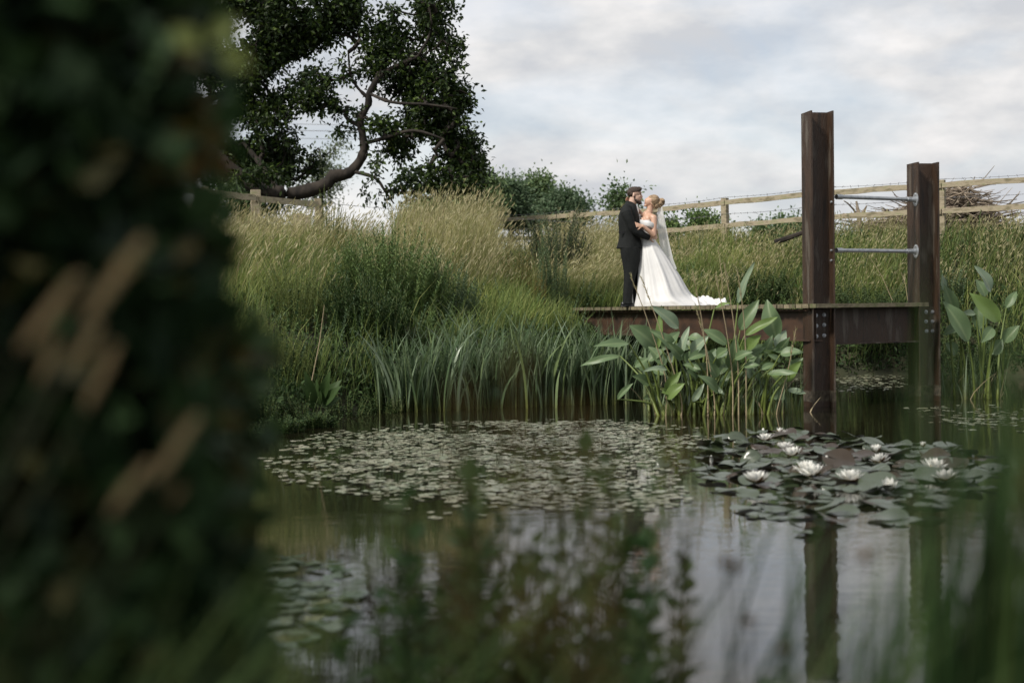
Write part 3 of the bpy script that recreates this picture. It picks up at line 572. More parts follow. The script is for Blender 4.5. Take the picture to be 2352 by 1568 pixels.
# jacket, trousers
def ringx(x0, x1, y, ry, n=36, p=2.3, fold=0, seed=0, flat=0., cy=0., tiltz=0.):
    a = np.arange(n) * 2 * PI / n; c = q_((x0 + x1) / 2, y); rx = (x1 - x0) / 2 * K
    ca, sa = np.cos(a), np.sin(a); X = np.sign(ca) * np.abs(ca) ** (2 / p) * rx; Y = np.sign(sa) * np.abs(sa) ** (2 / p) * ry
    f = 1 + fold * (np.sin(a * 5 + seed) * .5 + np.sin(a * 9 + seed * 2.3) * .35)
    return np.stack([c[0] + X * f, c[1] + cy + Y * f, c[2] + 0 * X + tiltz * X], 1)
def dense(keys, n, fn):
    ks = np.array([k for k in keys], float); s = np.linspace(0, len(ks) - 1, n); K2 = smooth_path(ks, s); return [fn(i, *r_) for i, r_ in enumerate(K2)]
g = G()
keys = [(243, 330, 292, .062), (225, 345, 318, .10), (196, 352, 345, .16), (170, 362, 390, .205), (152, 378, 450, .215), (148, 384, 530, .205), (152, 384, 610, .195), (154, 392, 680, .19), (140, 404, 745, .195), (120, 420, 815, .205)]
loft(g, dense(keys, 34, lambda i, a, b_, c, d: ringx(a, b_, c, d, fold=.012 * (1 + i / 14), seed=i * .12, tiltz=-.9 * max(0, 1 - i / 5) * .4)))
tube(g, smooth_path(np.array([q_(235, 360, -.15), q_(228, 430, -.235), q_(262, 520, -.255), q_(305, 612, -.25), q_(370, 655, -.235), q_(430, 685, -.21), q_(478, 703, -.18)]), np.linspace(0, 6, 25)), np.interp(np.linspace(0, 6, 25), range(7), [.07, .085, .072, .066, .062, .052, .045]) * (1 + .03 * np.sin(np.arange(25) * 1.9)), 16)
tube(g, smooth_path(np.array([q_(255, 370, .15), q_(275, 450, .235), q_(330, 590, .25), q_(420, 620, .22), q_(490, 640, .2)]), np.linspace(0, 4, 16)), np.interp(np.linspace(0, 4, 16), range(5), [.07, .082, .066, .055, .045]), 14)
jk = g.build('jacket', M['suit'], gm, smooth=True); remesh(jk, .009, 2)
g = G(); box(g, q_(172, 640, -.17), (.045, .006, 0), (.002, .006, 0), (0, 0, .012)); g.build('pocket_flap', M['satin'], jk)
g = G(); capsule(g, q_(285, 312, -.052), q_(330, 338, -.03), .014, .012, 8); capsule(g, q_(285, 310, .052), q_(330, 338, .03), .016, .012, 8)
ellipsoid(g, q_(345, 390), (.05, .05, .09)); g.build('shirt_collar', M['shirt'], gm, smooth=True)
g = G(); 
for s in (-1, 1): ellipsoid(g, q_(342, 350, s * .03), (.018, .032, .024), (s * .2, 0, 0))
ellipsoid(g, q_(346, 350), (.014, .012, .014)); g.build('bow_tie', M['satin'], gm, smooth=True)
g = G()
for s, kk in ((-1, [(160, 384, 800, .125), (165, 383, 880, .118), (178, 378, 960, .105), (196, 345, 1080, .088), (196, 318, 1180, .08), (188, 300, 1300, .072), (182, 285, 1400, .068), (180, 300, 1440, .07)]), (1, [(175, 384, 800, .125), (190, 383, 880, .118), (215, 382, 960, .105), (240, 372, 1080, .088), (255, 362, 1180, .08), (275, 362, 1300, .072), (290, 375, 1400, .068), (292, 388, 1440, .07)])):
    loft(g, dense(kk, 26, lambda i, a, b_, c, d: ringx(a, b_, c, d, 24, fold=.03, seed=i * .35 + s, cy=s * .085)))
remesh(g.build('trousers', M['suit'], gm, smooth=True), .009, 2)
for s, x in ((-1, 235), (1, 335)):
    g = G(); ellipsoid(g, q_(x, 1452, s * .09), (.115, .042, .032)); ellipsoid(g, q_(x - 45, 1440, s * .09), (.045, .04, .042)); box(g, q_(x, 1466, s * .09), (.11, 0, 0), (0, .04, 0), (0, 0, .005)); remesh(g.build('shoe', M['satin'], gm, smooth=True), .008, 1)

# bride
BO = q_(560, 1470); bd = empty('person', BO, 'woman in white off shoulder wedding dress with long train and veil, blonde bun', 'person')
g = G()
ellipsoid(g, q_(530, 285), (.080, .072, .088), (0, -.5, 0), 24, 16)         # cranium
ellipsoid(g, q_(488, 300), (.056, .056, .072), (0, -.45, 0), 20, 14)
ellipsoid(g, q_(457, 336), (.027, .027, .022)); capsule(g, q_(474, 262), q_(458, 284), .009, .012); ellipsoid(g, q_(456, 287), (.011, .012, .009))
ellipsoid(g, q_(452, 304), (.010, .02, .007), (0, -.5, 0)); ellipsoid(g, q_(451, 313), (.010, .018, .007), (0, -.5, 0))
for s in (-1, 1): ellipsoid(g, q_(522, 322, s * .066), (.014, .009, .024), (0, -.4, 0)); ellipsoid(g, q_(478, 300, s * .03), (.022, .02, .022))
capsule(g, q_(500, 410), q_(515, 325), .050, .046)
capsule(g, q_(470, 440), q_(500, 410), .07, .052); ellipsoid(g, q_(480, 500), (.095, .15, .11)); ellipsoid(g, q_(482, 620), (.085, .12, .16))
ellipsoid(g, q_(480, 760), (.10, .14, .12))
for s in (-1, 1): capsule(g, q_(500, 460, s * .06), q_(520, 480, s * .16), .05, .052); ellipsoid(g, q_(430, 510, s * .07), (.06, .055, .06)); capsule(g, q_(480, 850, s * .07), q_(500, 1430, s * .08), .075, .035)
capsule(g, q_(535, 485, -.175), q_(528, 680, -.235), .050, .040); capsule(g, q_(528, 680, -.235), q_(405, 578, -.29), .040, .025)
hand(g, q_(405, 578, -.29), (-.97, -.02, .16), (0, 1, -.1), curl=.12, thumb=-1, spread=.5)
capsule(g, q_(500, 470, .17), q_(420, 420, .26), .045, .038); capsule(g, q_(420, 420, .26), q_(320, 300, .13), .036, .024); hand(g, q_(318, 300, .115), (-.75, -.55, .45), (.4, -1, 0), curl=.25, thumb=1)
remesh(g.build('body', M['skin2'], bd, smooth=True), .007)
g = G()
ellipsoid(g, q_(553, 280), (.088, .083, .090), (0, -.3, 0), 24, 16); ellipsoid(g, q_(520, 250), (.055, .066, .040), (0, -.5, 0)); ellipsoid(g, q_(575, 335), (.05, .062, .06), (0, .2, 0))
for k in range(10):
    a = k * 2 * PI / 10; ellipsoid(g, q_(634 + 20 * math.cos(a), 300 + 26 * math.sin(a), .03 * math.sin(a * 2)), (.030, .034, .028))
ellipsoid(g, q_(630, 300), (.045, .05, .05)); ellipsoid(g, q_(622, 340), (.03, .04, .03))
for s in (-1, 1): capsule(g, q_(517, 300, s * .07), q_(545, 350, s * .068), .010, .007, 8); capsule(g, q_(545, 350, s * .068), q_(552, 385, s * .06), .007, .003, 8)
remesh(g.build('hair', M['hair_b'], bd, smooth=True), .006, 1)
g = G(); capsule(g, q_(449, 303, -.016), q_(449, 303, .016), .007, .007, 8); capsule(g, q_(448, 314, -.014), q_(448, 314, .014), .007, .007, 8); g.build('lips', M['lip'], bd, smooth=True)
g = G()
for s in (-1, 1): ellipsoid(g, q_(484, 283, s * .037), (.007, .013, .004), (0, -.5, 0)); ellipsoid(g, q_(493, 262, s * .036), (.008, .016, .0035), (0, -.4, 0))
g.build('eyelashes', M['dark'], bd, smooth=True)
# dress: bodice, folded band, skirt and train
g = G()
def ringb(x0, x1, y, ry, n=96, fold=0., seed=0., tail=0.):
    a = np.arange(n) * 2 * PI / n; c = q_((x0 + x1) / 2, y); rx = (x1 - x0) / 2 * K; ca, sa = np.cos(a), np.sin(a)
    f = 1 + fold * (np.sin(a * 8 + seed) * .45 + np.sin(a * 13 + 1.3 + seed * .6) * .35 + np.sin(a * 21 + seed) * .2)
    yy = ry * sa * (1 - tail * .35 * (ca > 0) * ca)
    return np.stack([c[0] + rx * ca * f, c[1] + yy * f, c[2] + 0 * ca], 1)
kb = [(388, 562, 505, .150), (386, 560, 540, .152), (394, 548, 600, .135), (404, 542, 660, .12), (408, 542, 705, .12)]
loft(g, dense(kb, 14, lambda i, a, b_, c, d: ringb(a, b_, c, d, fold=.006)))
ks = [(404, 546, 700, .12, 0, 0), (392, 588, 765, .16, .02, 0), (380, 645, 850, .21, .035, 0), (372, 705, 940, .26, .05, 0), (370, 765, 1040, .31, .06, 0), (366, 825, 1140, .36, .065, 0), (362, 872, 1230, .41, .065, .1), (354, 920, 1310, .46, .06, .3), (342, 985, 1370, .50, .05, .6), (330, 1080, 1415, .54, .04, .8), (322, 1180, 1445, .56, .035, .9), (318, 1240, 1466, .57, .035, .9)]
loft(g, dense(ks, 60, lambda i, a, b_, c, d, e_, f_: ringb(a, b_, c, d, fold=e_ * 1.45, seed=.5 + i * .012, tail=f_)))
# off-shoulder folded band
nb2 = 40; a = np.arange(nb2 + 1) * 2 * PI / nb2
band = np.stack([q_(476, 545)[0] + .132 * np.cos(a) * (1 + 0 * a), YC + .262 * np.sin(a), q_(0, 533)[2] - .03 * np.abs(np.sin(a)) - .06 * np.cos(a) * (np.cos(a) > 0) + .02 * np.abs(np.cos(a)) * (np.cos(a) < 0)], 1)
an = np.arange(14) * 2 * PI / 14
loft(g, [b0 + nrm(np.array([math.cos(x), math.sin(x), 0])) * (.020 * np.cos(an))[:, None] + UP * (.046 * np.sin(an))[:, None] for b0, x in zip(band, a)], caps=False)
tube(g, [q_(400, 430, .24), q_(380, 470, .22), q_(400, 520, .17)], [.04, .045, .04], 10)
loft(g, dense([(258, 312, 1468, .05), (272, 308, 1420, .04), (285, 302, 1360, .02), (290, 298, 1270, .006)], 10, lambda i, a, b_, c, d: ringx(a, b_, c, d, 16, fold=.05, cy=-.02)))
dr = g.build('dress', M['dress'], bd, smooth=True)
# train lying on the boards, ruffled
n1_, n2_ = 110, 40; g = G(); V = []
for i in range(n1_):
    f = i / (n1_ - 1); x = 900 + 440 * f
    for j in range(n2_):
        v = j / (n2_ - 1) * 2 - 1; ed = (1 - abs(v) ** 4); yy = v * (.36 + .06 * math.sin(f * 9)) + .02 * math.sin(f * 30 + v * 3)
        hgt = (.028 + .05 * (1 - f) + .042 * max(0, math.sin(f * 15 + 1.8 * math.sin(v * 2.2) + .8)) + .030 * max(0, math.sin(f * 27 + v * 5 + 1)) + .012 * math.sin(v * 17 + f * 11)) * ed
        if f > .96: hgt *= (1 - f) / .04 * .7 + .3
        q = q_(x + 9 * math.sin(v * 7 + f * 3) * f, 1466, yy); V.append(q + UP * max(hgt, .003) * 1.15)
i, j = np.meshgrid(np.arange(n1_ - 1), np.arange(n2_ - 1), indexing='ij'); i = i.ravel(); j = j.ravel()
g.add(V, np.stack([i * n2_ + j, (i + 1) * n2_ + j, (i + 1) * n2_ + j + 1, i * n2_ + j + 1], 1)); tr_ = g.build('train', M['dress'], bd, smooth=True)
md = tr_.modifiers.new('th', 'SOLIDIFY'); md.thickness = .004
# veil from the bun down the back
kv = [(600, 636, 352), (594, 645, 400), (590, 655, 470), (592, 668, 550), (600, 680, 630), (612, 693, 710), (626, 708, 790), (650, 725, 870), (688, 742, 950), (735, 762, 1010), (765, 778, 1055)]
s = np.linspace(0, len(kv) - 1, 50); KV = smooth_path(np.array(kv, float), s); g = G(); V = []; m2 = 30
for r_, (x0, x1, y) in zip(s / (len(kv) - 1), KV):
    for j in range(m2):
        u_ = j / (m2 - 1); yy = (u_ - .5) * (.10 + .36 * r_ ** .8); xx = x0 + (x1 - x0) * (.5 + .5 * math.sin((u_ - .5) * PI)) * 1. + 5 * math.sin(u_ * 26 + r_ * 2) * r_; V.append(q_(xx, y, yy * -1 + .05 * (0)))
i, j = np.meshgrid(np.arange(49), np.arange(m2 - 1), indexing='ij'); i = i.ravel(); j = j.ravel()
g.add(V, np.stack([i * m2 + j, (i + 1) * m2 + j, (i + 1) * m2 + j + 1, i * m2 + j + 1], 1)); g.build('veil', M['veil'], bd, smooth=True)

# ------------------------------------------------------------------ grasses and undergrowth on the bank
def inview(p, z=None, m=60):
    x = p[:, 0] / p[:, 1]; return (p[:, 1] > 6) & (np.abs(x) < (1176 + m) / FPX)
def scatter(n, x0, x1, y0, y1, cond, ex=True):
    o = []; c = 0
    while c < n:
        p = np.column_stack([R.uniform(x0, x1, n), R.uniform(y0, y1, n)]); ds = segdist(p, SH, True); ins = inside(p, SH); df = segdist(p, FLINE, False); by = ~inside(p, FPOLY)
        k = inview(p) & ~ins & cond(p, ds, df, by, ds / (ds + df)); k &= keepout(p) if ex else True; p = p[k]; o.append(p); c += len(p)
        if len(p) == 0: break
    return np.concatenate(o)[:n]
def nz(p, s=1., o=0.):
    return .5 + .25 * (np.sin(p[:, 0] * 1.9 * s + o + 1.3 * np.sin(p[:, 1] * 1.1 * s + o)) + np.sin(p[:, 1] * 2.3 * s + 2 * o + 1.7 * np.sin(p[:, 0] * 1.3 * s)))
def pxof(p): return 1176 + FPX * p[:, 0] / p[:, 1]
EXC = [(900, 20.2, 300), (845, 18.6, 220), (1030, 20.6, 170), (680, 18.6, 150), (640, 16.9, 170), (1283, 28.3, 125), (1215, 27.5, 90), (1272, 24.2, 80), (1190, 25.0, 80), (1238, 23.6, 40), (757, 26.2, 50), (2005, 23.8, 190), (1745, 25.6, 150), (2230, 23.4, 160), (730, 16.3, 90), (1940, 24.8, 30)]
def keepout(p):
    k = np.ones(len(p), bool); x = pxof(p)
    for (a, D, w_) in EXC: k &= ~((np.abs(x - a) < w_ * .46) & (p[:, 1] > D - 1.3) & (p[:, 1] < D + .5) & (R.uniform(0, 1, len(p)) < .85))
    return k
DK = lambda p: ((p - A) @ nrmE > -.25) & ((p - A) @ nrmE < 1.75) & ((p - A) @ e1 > -.2)      # under the deck
# short leafy carpet
p = scatter(110000, -12, 11, 6, 33, lambda p, ds, df, by, t: (df > -1) & (ds > .05), ex=False); z = height(p)
g = G(); n = len(p); pos = np.column_stack([p, z + R.uniform(0, .42, n) ** 1.3 * np.where(DK(p), .3, 1)])
kites(g, pos, nrm(runit(n) + [0, 0, .5]), nrm(runit(n) + [0, -.3, 1]), R.uniform(.05, .11, n), R.uniform(.02, .05, n)); tag(g.build('undergrowth', M['under']), 'low leafy undergrowth covering the pond banks', 'undergrowth', kind='stuff')
p = scatter(16000, -12, 11, 6, 30, lambda p, ds, df, by, t: (ds < .9) & (ds > -.1), ex=False); z = height(p); g = G(); n = len(p)
kites(g, np.column_stack([p, z + R.uniform(0, .22, n)]), nrm(runit(n) + [0, 0, .5]), nrm(runit(n) + [0, -.3, 1]), R.uniform(.06, .13, n), R.uniform(.02, .05, n)); tag(g.build('shore_plants', M['under']), 'dark leafy plants along the water line', 'undergrowth', kind='stuff')
# green grass
p = scatter(58000, -12, 11, 9, 31, lambda p, ds, df, by, t: ~by & (ds > .1) & (R.uniform(0, 1, len(p)) < .35 + .65 * (nz(p, .9, 2) > .45)) & ~((pxof(p) > 870) & (pxof(p) < 1500) & (ds < 1.1)) & ~DK(p) & ((t < .8) | (R.uniform(0, 1, len(p)) < .5)))
z = height(p); n = len(p); px = pxof(p); g = G()
hh = R.uniform(.35, .75, n) * (.8 + .4 * nz(p, 1.7, 1)) * np.where((px > 1400) & (px < 1900), .95, 1) * np.where(p[:, 1] < 15.5, .6, 1)
blades(g, np.column_stack([p, z - .03]), hh, R.normal(.3, 1.4, n), R.uniform(.1, .6, n), R.uniform(.009, .017, n), 3, 2.2, R.uniform(0, .25, n), prof='blade')
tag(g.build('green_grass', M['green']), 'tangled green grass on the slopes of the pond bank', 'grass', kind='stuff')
# tall straw coloured seeding grass; it leans with the wind to the right
def tall(n, cond, h0, h1, name, label, mats='straw', headlen=.12, headw=.014, lean=(.15, .5), az=(.25, .9)):
    p = scatter(n, -12, 11, 12, 34, cond); n = len(p); z = height(p); g = G(); gh = G(); h_ = R.uniform(h0, h1, n) * (.6 + .8 * nz(p, 1.3, 4))
    a = R.normal(az[0], az[1], n); c = blades(g, np.column_stack([p, z - .03]), h_, a, R.uniform(*lean, n), R.uniform(.006, .011, n), 4, 2.1, R.uniform(0, .12, n), prof='blade')
    tip = c[:, -1]; tan = nrm(c[:, -1] - c[:, -2]); tan[:, 2] -= .15; k = R.uniform(0, 1, n) < .6
    kites(gh, (tip - tan * .03)[k], tan[k], runit(k.sum()), R.uniform(.6, 1.3, k.sum()) * headlen, R.uniform(.7, 1.5, k.sum()) * headw, .3)
    kites(gh, (tip - tan * .03)[k], tan[k], runit(k.sum()), R.uniform(.6, 1.2, k.sum()) * headlen, R.uniform(.6, 1.3, k.sum()) * headw, .3)
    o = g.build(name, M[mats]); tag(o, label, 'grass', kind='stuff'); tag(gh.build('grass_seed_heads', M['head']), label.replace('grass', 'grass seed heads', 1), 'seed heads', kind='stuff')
DKM = lambda p: ((p - A) @ nrmE > -1.6) & ((p - A) @ nrmE < 1.9) & ((p - A) @ e1 > -.5)
tall(20000, lambda p, ds, df, by, t: (df < 6) & (pxof(p) < 1250) & (p[:, 1] > 18) & ((t > .33) | by) & (~by | (df < 1.5)) & (R.uniform(0, 1, len(p)) < .35 + .65 * (nz(p, .8, 3) > .5)), .45, .9, 'tall_grass', 'tall straw coloured grass leaning right along the left bank top')
tall(7000, lambda p, ds, df, by, t: (pxof(p) > 900) & (pxof(p) < 1130) & (p[:, 1] > 21) & (t > .4) & (~by | (df < 1)), 1.0, 1.35, 'tall_grass', 'tallest feathery grass rising above the bank in middle', lean=(.1, .35))
tall(9000, lambda p, ds, df, by, t: ~DKM(p) & (pxof(p) > 1210) & (pxof(p) < 1480) & (p[:, 1] > 23) & (t > .15) & (~by | (df < 1)), .5, .95, 'tall_grass', 'tall pale grass behind the groom', lean=(.25, .7))
tall(11000, lambda p, ds, df, by, t: ~DKM(p) & (pxof(p) > 1480) & (ds > .5) & (t > .3) & (~by | (df < 1.0)), .25, .6, 'tall_grass', 'pale seeding grass along the fence at right', headlen=.09)

# ------------------------------------------------------------------ leafy plants
GA = 2.39996
def leafy(gs, gl, base, h, lean, az, nl, Ln, Wd, up=.5, s0=.12, rs=.006, taper=.6, jit=.25, curve=1.8, t0=0.):
    s = np.linspace(0, 1, 7)[:, None]; ld = np.array([math.cos(az), math.sin(az), 0]); c = np.array(base) + UP * h * s + ld * lean * h * s ** curve
    tube(gs, c, np.linspace(rs, rs * .4, 7), 4, caps=False); k = int(nl); u = np.linspace(s0, 1, k); pos = np.array(base) + UP * h * u[:, None] + ld * lean * h * u[:, None] ** curve
    a = np.arange(k) * GA + R.uniform(0, 6) + R.normal(0, jit, k); e = np.clip(up + R.normal(0, jit, k) + .3 * u, -.8, 1.4)
    d = np.stack([np.cos(a) * np.cos(e), np.sin(a) * np.cos(e), np.sin(e)], 1); nn = np.stack([-np.cos(a) * np.sin(e), -np.sin(a) * np.sin(e), np.cos(e)], 1)
    kites(gl, pos, d, nn + runit(k) * .2, Ln * (1 - taper * u ** 2) * R.uniform(.7, 1.2, k), Wd * (1 - taper * .6 * u ** 2) * R.uniform(.7, 1.2, k), .1)
def shrub(name, label, px, py, D, wpx, hm, ns, nl, Ln, Wd, mat, up=.6, cat='shrub', lean=(.05, .35), group=None, dz=0, stem='stem', rs=.006, taper=.6, depth=.6, azc=None, base_z=None):
    c = P(px, py, D); x, y = c[0], c[1]; z = bz(x, y) if base_z is None else base_z; root = empty(name, (x, y, z), label, cat, group); gs = G(); gl = G(); wr = wpx / 2 * D / FPX
    for k in range(ns):
        a = R.uniform(0, 2 * PI); r_ = math.sqrt(R.uniform()) ; bx, by_ = x + math.cos(a) * r_ * wr * .8, y + math.sin(a) * r_ * wr * depth
        h_ = hm * R.uniform(.65, 1.05) * (1 - .45 * r_ ** 2); zz = bz(bx, by_) if base_z is None else base_z
        leafy(gs, gl, (bx, by_, zz - .02), h_, R.uniform(*lean), a if azc is None else R.normal(azc, .8), nl, Ln, Wd, up, rs=rs, taper=taper)
    gs.build('stems', M[stem], root); gl.build('leaves', M[mat], root); return root
shrub('willow_bush', 'big bushy green plant with narrow leaves at middle of left bank', 900, 640, 20.2, 300, 1.35, 190, 50, .13, .026, 'weed', cat='bush')
shrub('willow_bush', 'dark lower bush of narrow leaves left of the iris bed', 845, 700, 18.6, 220, 1.05, 120, 50, .12, .026, 'under', cat='bush')
shrub('leafy_weed', 'leafy bush below the tall grass, right of the biggest green bush', 1030, 660, 20.6, 170, 1.15, 70, 44, .10, .022, 'weed_g', cat='weed')
shrub('bushy_weed', 'loose yellow green weed on the left slope', 680, 700, 18.6, 150, 1.15, 60, 50, .06, .016, 'weed_y', cat='weed')
shrub('bushy_weed', 'feathery yellow green weed lower on the left slope near dock leaves', 640, 790, 16.9, 170, .95, 60, 50, .055, .014, 'weed_y', cat='weed')
shrub('bushy_weed', 'fine stemmed green weed beside the blurred hedge edge', 570, 760, 17.5, 120, .9, 40, 46, .055, .014, 'weed', cat='weed')
shrub('thistle', 'dark seeding thistle bush against the sky by the fence', 1283, 560, 28.3, 125, 1.75, 80, 54, .13, .03, 'thistle', cat='thistle', lean=(.1, .4))
shrub('thistle', 'smaller brown thistle left of the big dark thistle', 1215, 580, 27.5, 90, 1.2, 40, 48, .09, .022, 'thistle', cat='thistle')
shrub('tall_weed', 'tall blue green leafy weed standing right of the bare brown stems', 1272, 700, 24.2, 85, 1.75, 46, 60, .09, .02, 'weed_g', cat='weed', lean=(.02, .15))
shrub('sorrel', 'orange brown sorrel stems left of the tall blue green weed', 1190, 640, 25.0, 90, 1.3, 46, 44, .045, .018, 'sorrel', cat='sorrel', lean=(.05, .2))
shrub('sorrel', 'rusty yellow sorrel at the foot of the tall blue green weed', 1238, 700, 23.6, 40, 1.05, 30, 50, .045, .018, 'sorrel', cat='sorrel', lean=(.02, .12))
shrub('sorrel', 'reddish seeding sorrel at top of bank right of the left fence', 785, 540, 24.5, 70, 1.2, 26, 40, .05, .014, 'sorrel', cat='sorrel', lean=(.1, .3), azc=.2)
shrub('goldenrod', 'upright yellow green plant growing beside end of the left fence', 757, 520, 26.2, 60, 1.55, 36, 54, .07, .016, 'weed_y', cat='plant', lean=(.02, .15))
shrub('bramble', 'dark dense bramble between the two steel posts', 2005, 650, 23.8, 210, .8, 130, 40, .065, .045, 'under', cat='bramble', up=.3, lean=(.2, .7), base_z=.85)
shrub('bramble', 'dark low bush under fence right of the bride train', 1745, 620, 25.6, 150, .85, 80, 40, .065, .045, 'under', cat='bramble', up=.3, lean=(.2, .6))
shrub('bramble', 'dark bush on the bank right of the second steel post', 2230, 600, 23.4, 170, 1.0, 90, 40, .065, .045, 'under', cat='bramble', up=.3, lean=(.2, .6))
shrub('young_hawthorn', 'thin leafy sapling just right of the tall steel post', 1938, 540, 24.8, 34, 1.55, 12, 36, .06, .035, 'under', cat='sapling', lean=(.0, .12))
shrub('young_hawthorn', 'small grey leaved shrub beside the second steel post', 2185, 570, 24.6, 60, 1.0, 24, 36, .08, .045, 'weed_g', cat='shrub', lean=(.05, .3))
for k, (px, D, lab) in enumerate(((500, 15.0, 'nettles at the left water edge next to the hedge'), (600, 15.3, 'nettles below the yellow green weed'), (700, 15.9, 'dark low plants in front of the dock leaves'), (800, 16.6, 'low dark plants left of the iris bed by the water'), (880, 17.0, 'trailing water edge plants under the left iris blades'), (640, 14.3, 'leafy mat spreading onto the pond from the left bank'), (560, 13.4, 'dark weeds overhanging water at far left'), (720, 14.9, 'small leaved plants creeping over the water by the pale leaf sheet'))):
    shrub('nettle', lab, px, 900, D, 130, .42 if k < 5 else .2, 55, 22, .06, .03, 'under', cat='nettles', up=.2, lean=(.1, .5), base_z=None if k < 5 else .0)
# mixed weeds scattered through the grass
for nm, mt, cnt, Ln, Wd, hh in (('bushy', 'weed', 330, .10, .026, .75), ('fine leaved', 'weed_y', 240, .055, .016, .8), ('grey green', 'weed_g', 220, .085, .03, .7), ('dark', 'under', 300, .08, .035, .5)):
    p = scatter(cnt, -12, 11, 13, 30, lambda p, ds, df, by, t: ~by & (ds > .15) & ~DK(p) & (nz(p, 1.1, cnt) > .48), ex=False); gs = G(); z = height(p)
    for (x, y), zz in zip(p, z): leafy(gs, gs, (x, y, zz - .03), hh * R.uniform(.5, 1.1), R.uniform(.05, .4), R.normal(.3, 1.2), 34, Ln, Wd, R.uniform(.3, .7), rs=.004)
    tag(gs.build('mixed_weeds', M[mt]), nm + ' weeds growing all through the bank grass', 'weeds', kind='stuff')
# dock with broad leaves
def bladeleaf(g, a, b_, wd, nrmv, curl=.12, nlen=9, nw=7, cup=.25, shape='ovate', roll=0.):
    a = np.array(a, float); b_ = np.array(b_, float); d = b_ - a; Ln = np.linalg.norm(d); d = d / Ln; nn = nrm(nrmv - (nrmv @ d) * d); sd_ = np.cross(d, nn)
    s = np.linspace(0, 1, nlen); u = np.linspace(-1, 1, nw); pr = (np.sin(PI * s ** .72) ** .85 if shape == 'ovate' else np.sin(PI * np.clip(s * .94 + .03, 0, 1) ** .55)); pr = np.maximum(pr, .03)
    V = []
    for i in range(nlen):
        c = a + d * Ln * s[i] + nn * Ln * curl * (math.sin(PI * s[i]) - .0); ww = wd / 2 * pr[i]; wav = .02 * Ln * math.sin(s[i] * 9 + roll)
        for x in u: V.append(c + sd_ * ww * x * (1 - .15 * cup) + nn * (abs(x) ** 1.3 * cup * ww + wav * x))
    i, j = np.meshgrid(np.arange(nlen - 1), np.arange(nw - 1), indexing='ij'); i = i.ravel(); j = j.ravel()
    g.add(V, np.stack([i * nw + j, i * nw + j + 1, (i + 1) * nw + j + 1, (i + 1) * nw + j], 1), np.tile(np.abs(u), nlen))
dc = P(730, 930, 16.3); dk = empty('dock_plant', (dc[0], dc[1], .02), 'broad leaved dock plant at water edge below the left slope', 'plant')
for (x0, y0, x1, y1, wd) in ((720, 935, 700, 850, 28), (735, 930, 728, 868, 30), (742, 925, 785, 872, 30), (745, 930, 786, 885, 26), (740, 935, 783, 912, 24), (722, 940, 690, 880, 22), (738, 920, 760, 850, 24)):
    g = G(); yo = R.uniform(-.15, .15); bladeleaf(g, P(x0, y0, 16.3), P(x1, y1, 16.2 + yo), wd * 16.3 / FPX, np.array([R.normal(0, .3), -.8, .6]), .08); g.build('leaf', M['under'], dk, smooth=True)
# ------------------------------------------------------------------ iris bed
labs = ['outermost on the left, with long arching blades', 'second from left, rising over its drooping neighbour', 'third from left, darkest green blades', 'fourth from left, with yellowing bases', 'fifth from left, beside the brown tinted reflections', 'in the middle of the bed', 'just right of the middle, pale blue green', 'behind the middle ones, tallest tips', 'seventh along, leaning right', 'below left end of the jetty beam', 'with tips crossing the rusty beam', 'next to the broad leaved clump', 'at the right end, half hidden by broad leaves', 'behind the bed, set back on the shore']
ix = [905, 950, 1000, 1045, 1095, 1145, 1200, 1180, 1255, 1310, 1360, 1405, 1450, 1060]
iD = [17.2, 17.4, 17.2, 17.6, 17.5, 17.7, 17.8, 18.0, 17.9, 18.0, 18.0, 18.2, 18.2, 17.9]
for k, (px, D, lb) in enumerate(zip(ix, iD, labs)):
    c = P(px, 900, D); zb = min(max(bz(c[0], c[1]), -.08), .15); n = 92; root = empty('iris_plant', (c[0], c[1], max(zb, 0)), 'water iris clump ' + lb, 'iris', 'water irises in the bed at the pond edge'); g = G()
    b0 = np.column_stack([c[0] + R.normal(0, .16, n), c[1] + R.normal(0, .18, n), np.full(n, zb - .05)]); az = np.where(R.uniform(0, 1, n) < .7, R.normal(0.1, .7, n), R.normal(PI, .7, n)) if k > 0 else R.normal(PI, .9, n)
    hi = 1.24 if k > 4 else 1.1; blades(g, b0, R.uniform(.55, 1.12, n) * hi, az, R.uniform(.05, .5, n) ** 1.2, R.uniform(.022, .042, n), 7, 2.3, R.uniform(-.02, .22, n), faz=R.normal(0, .55, n), prof='sword')
    g.build('blades', M['iris'], root, smooth=True)
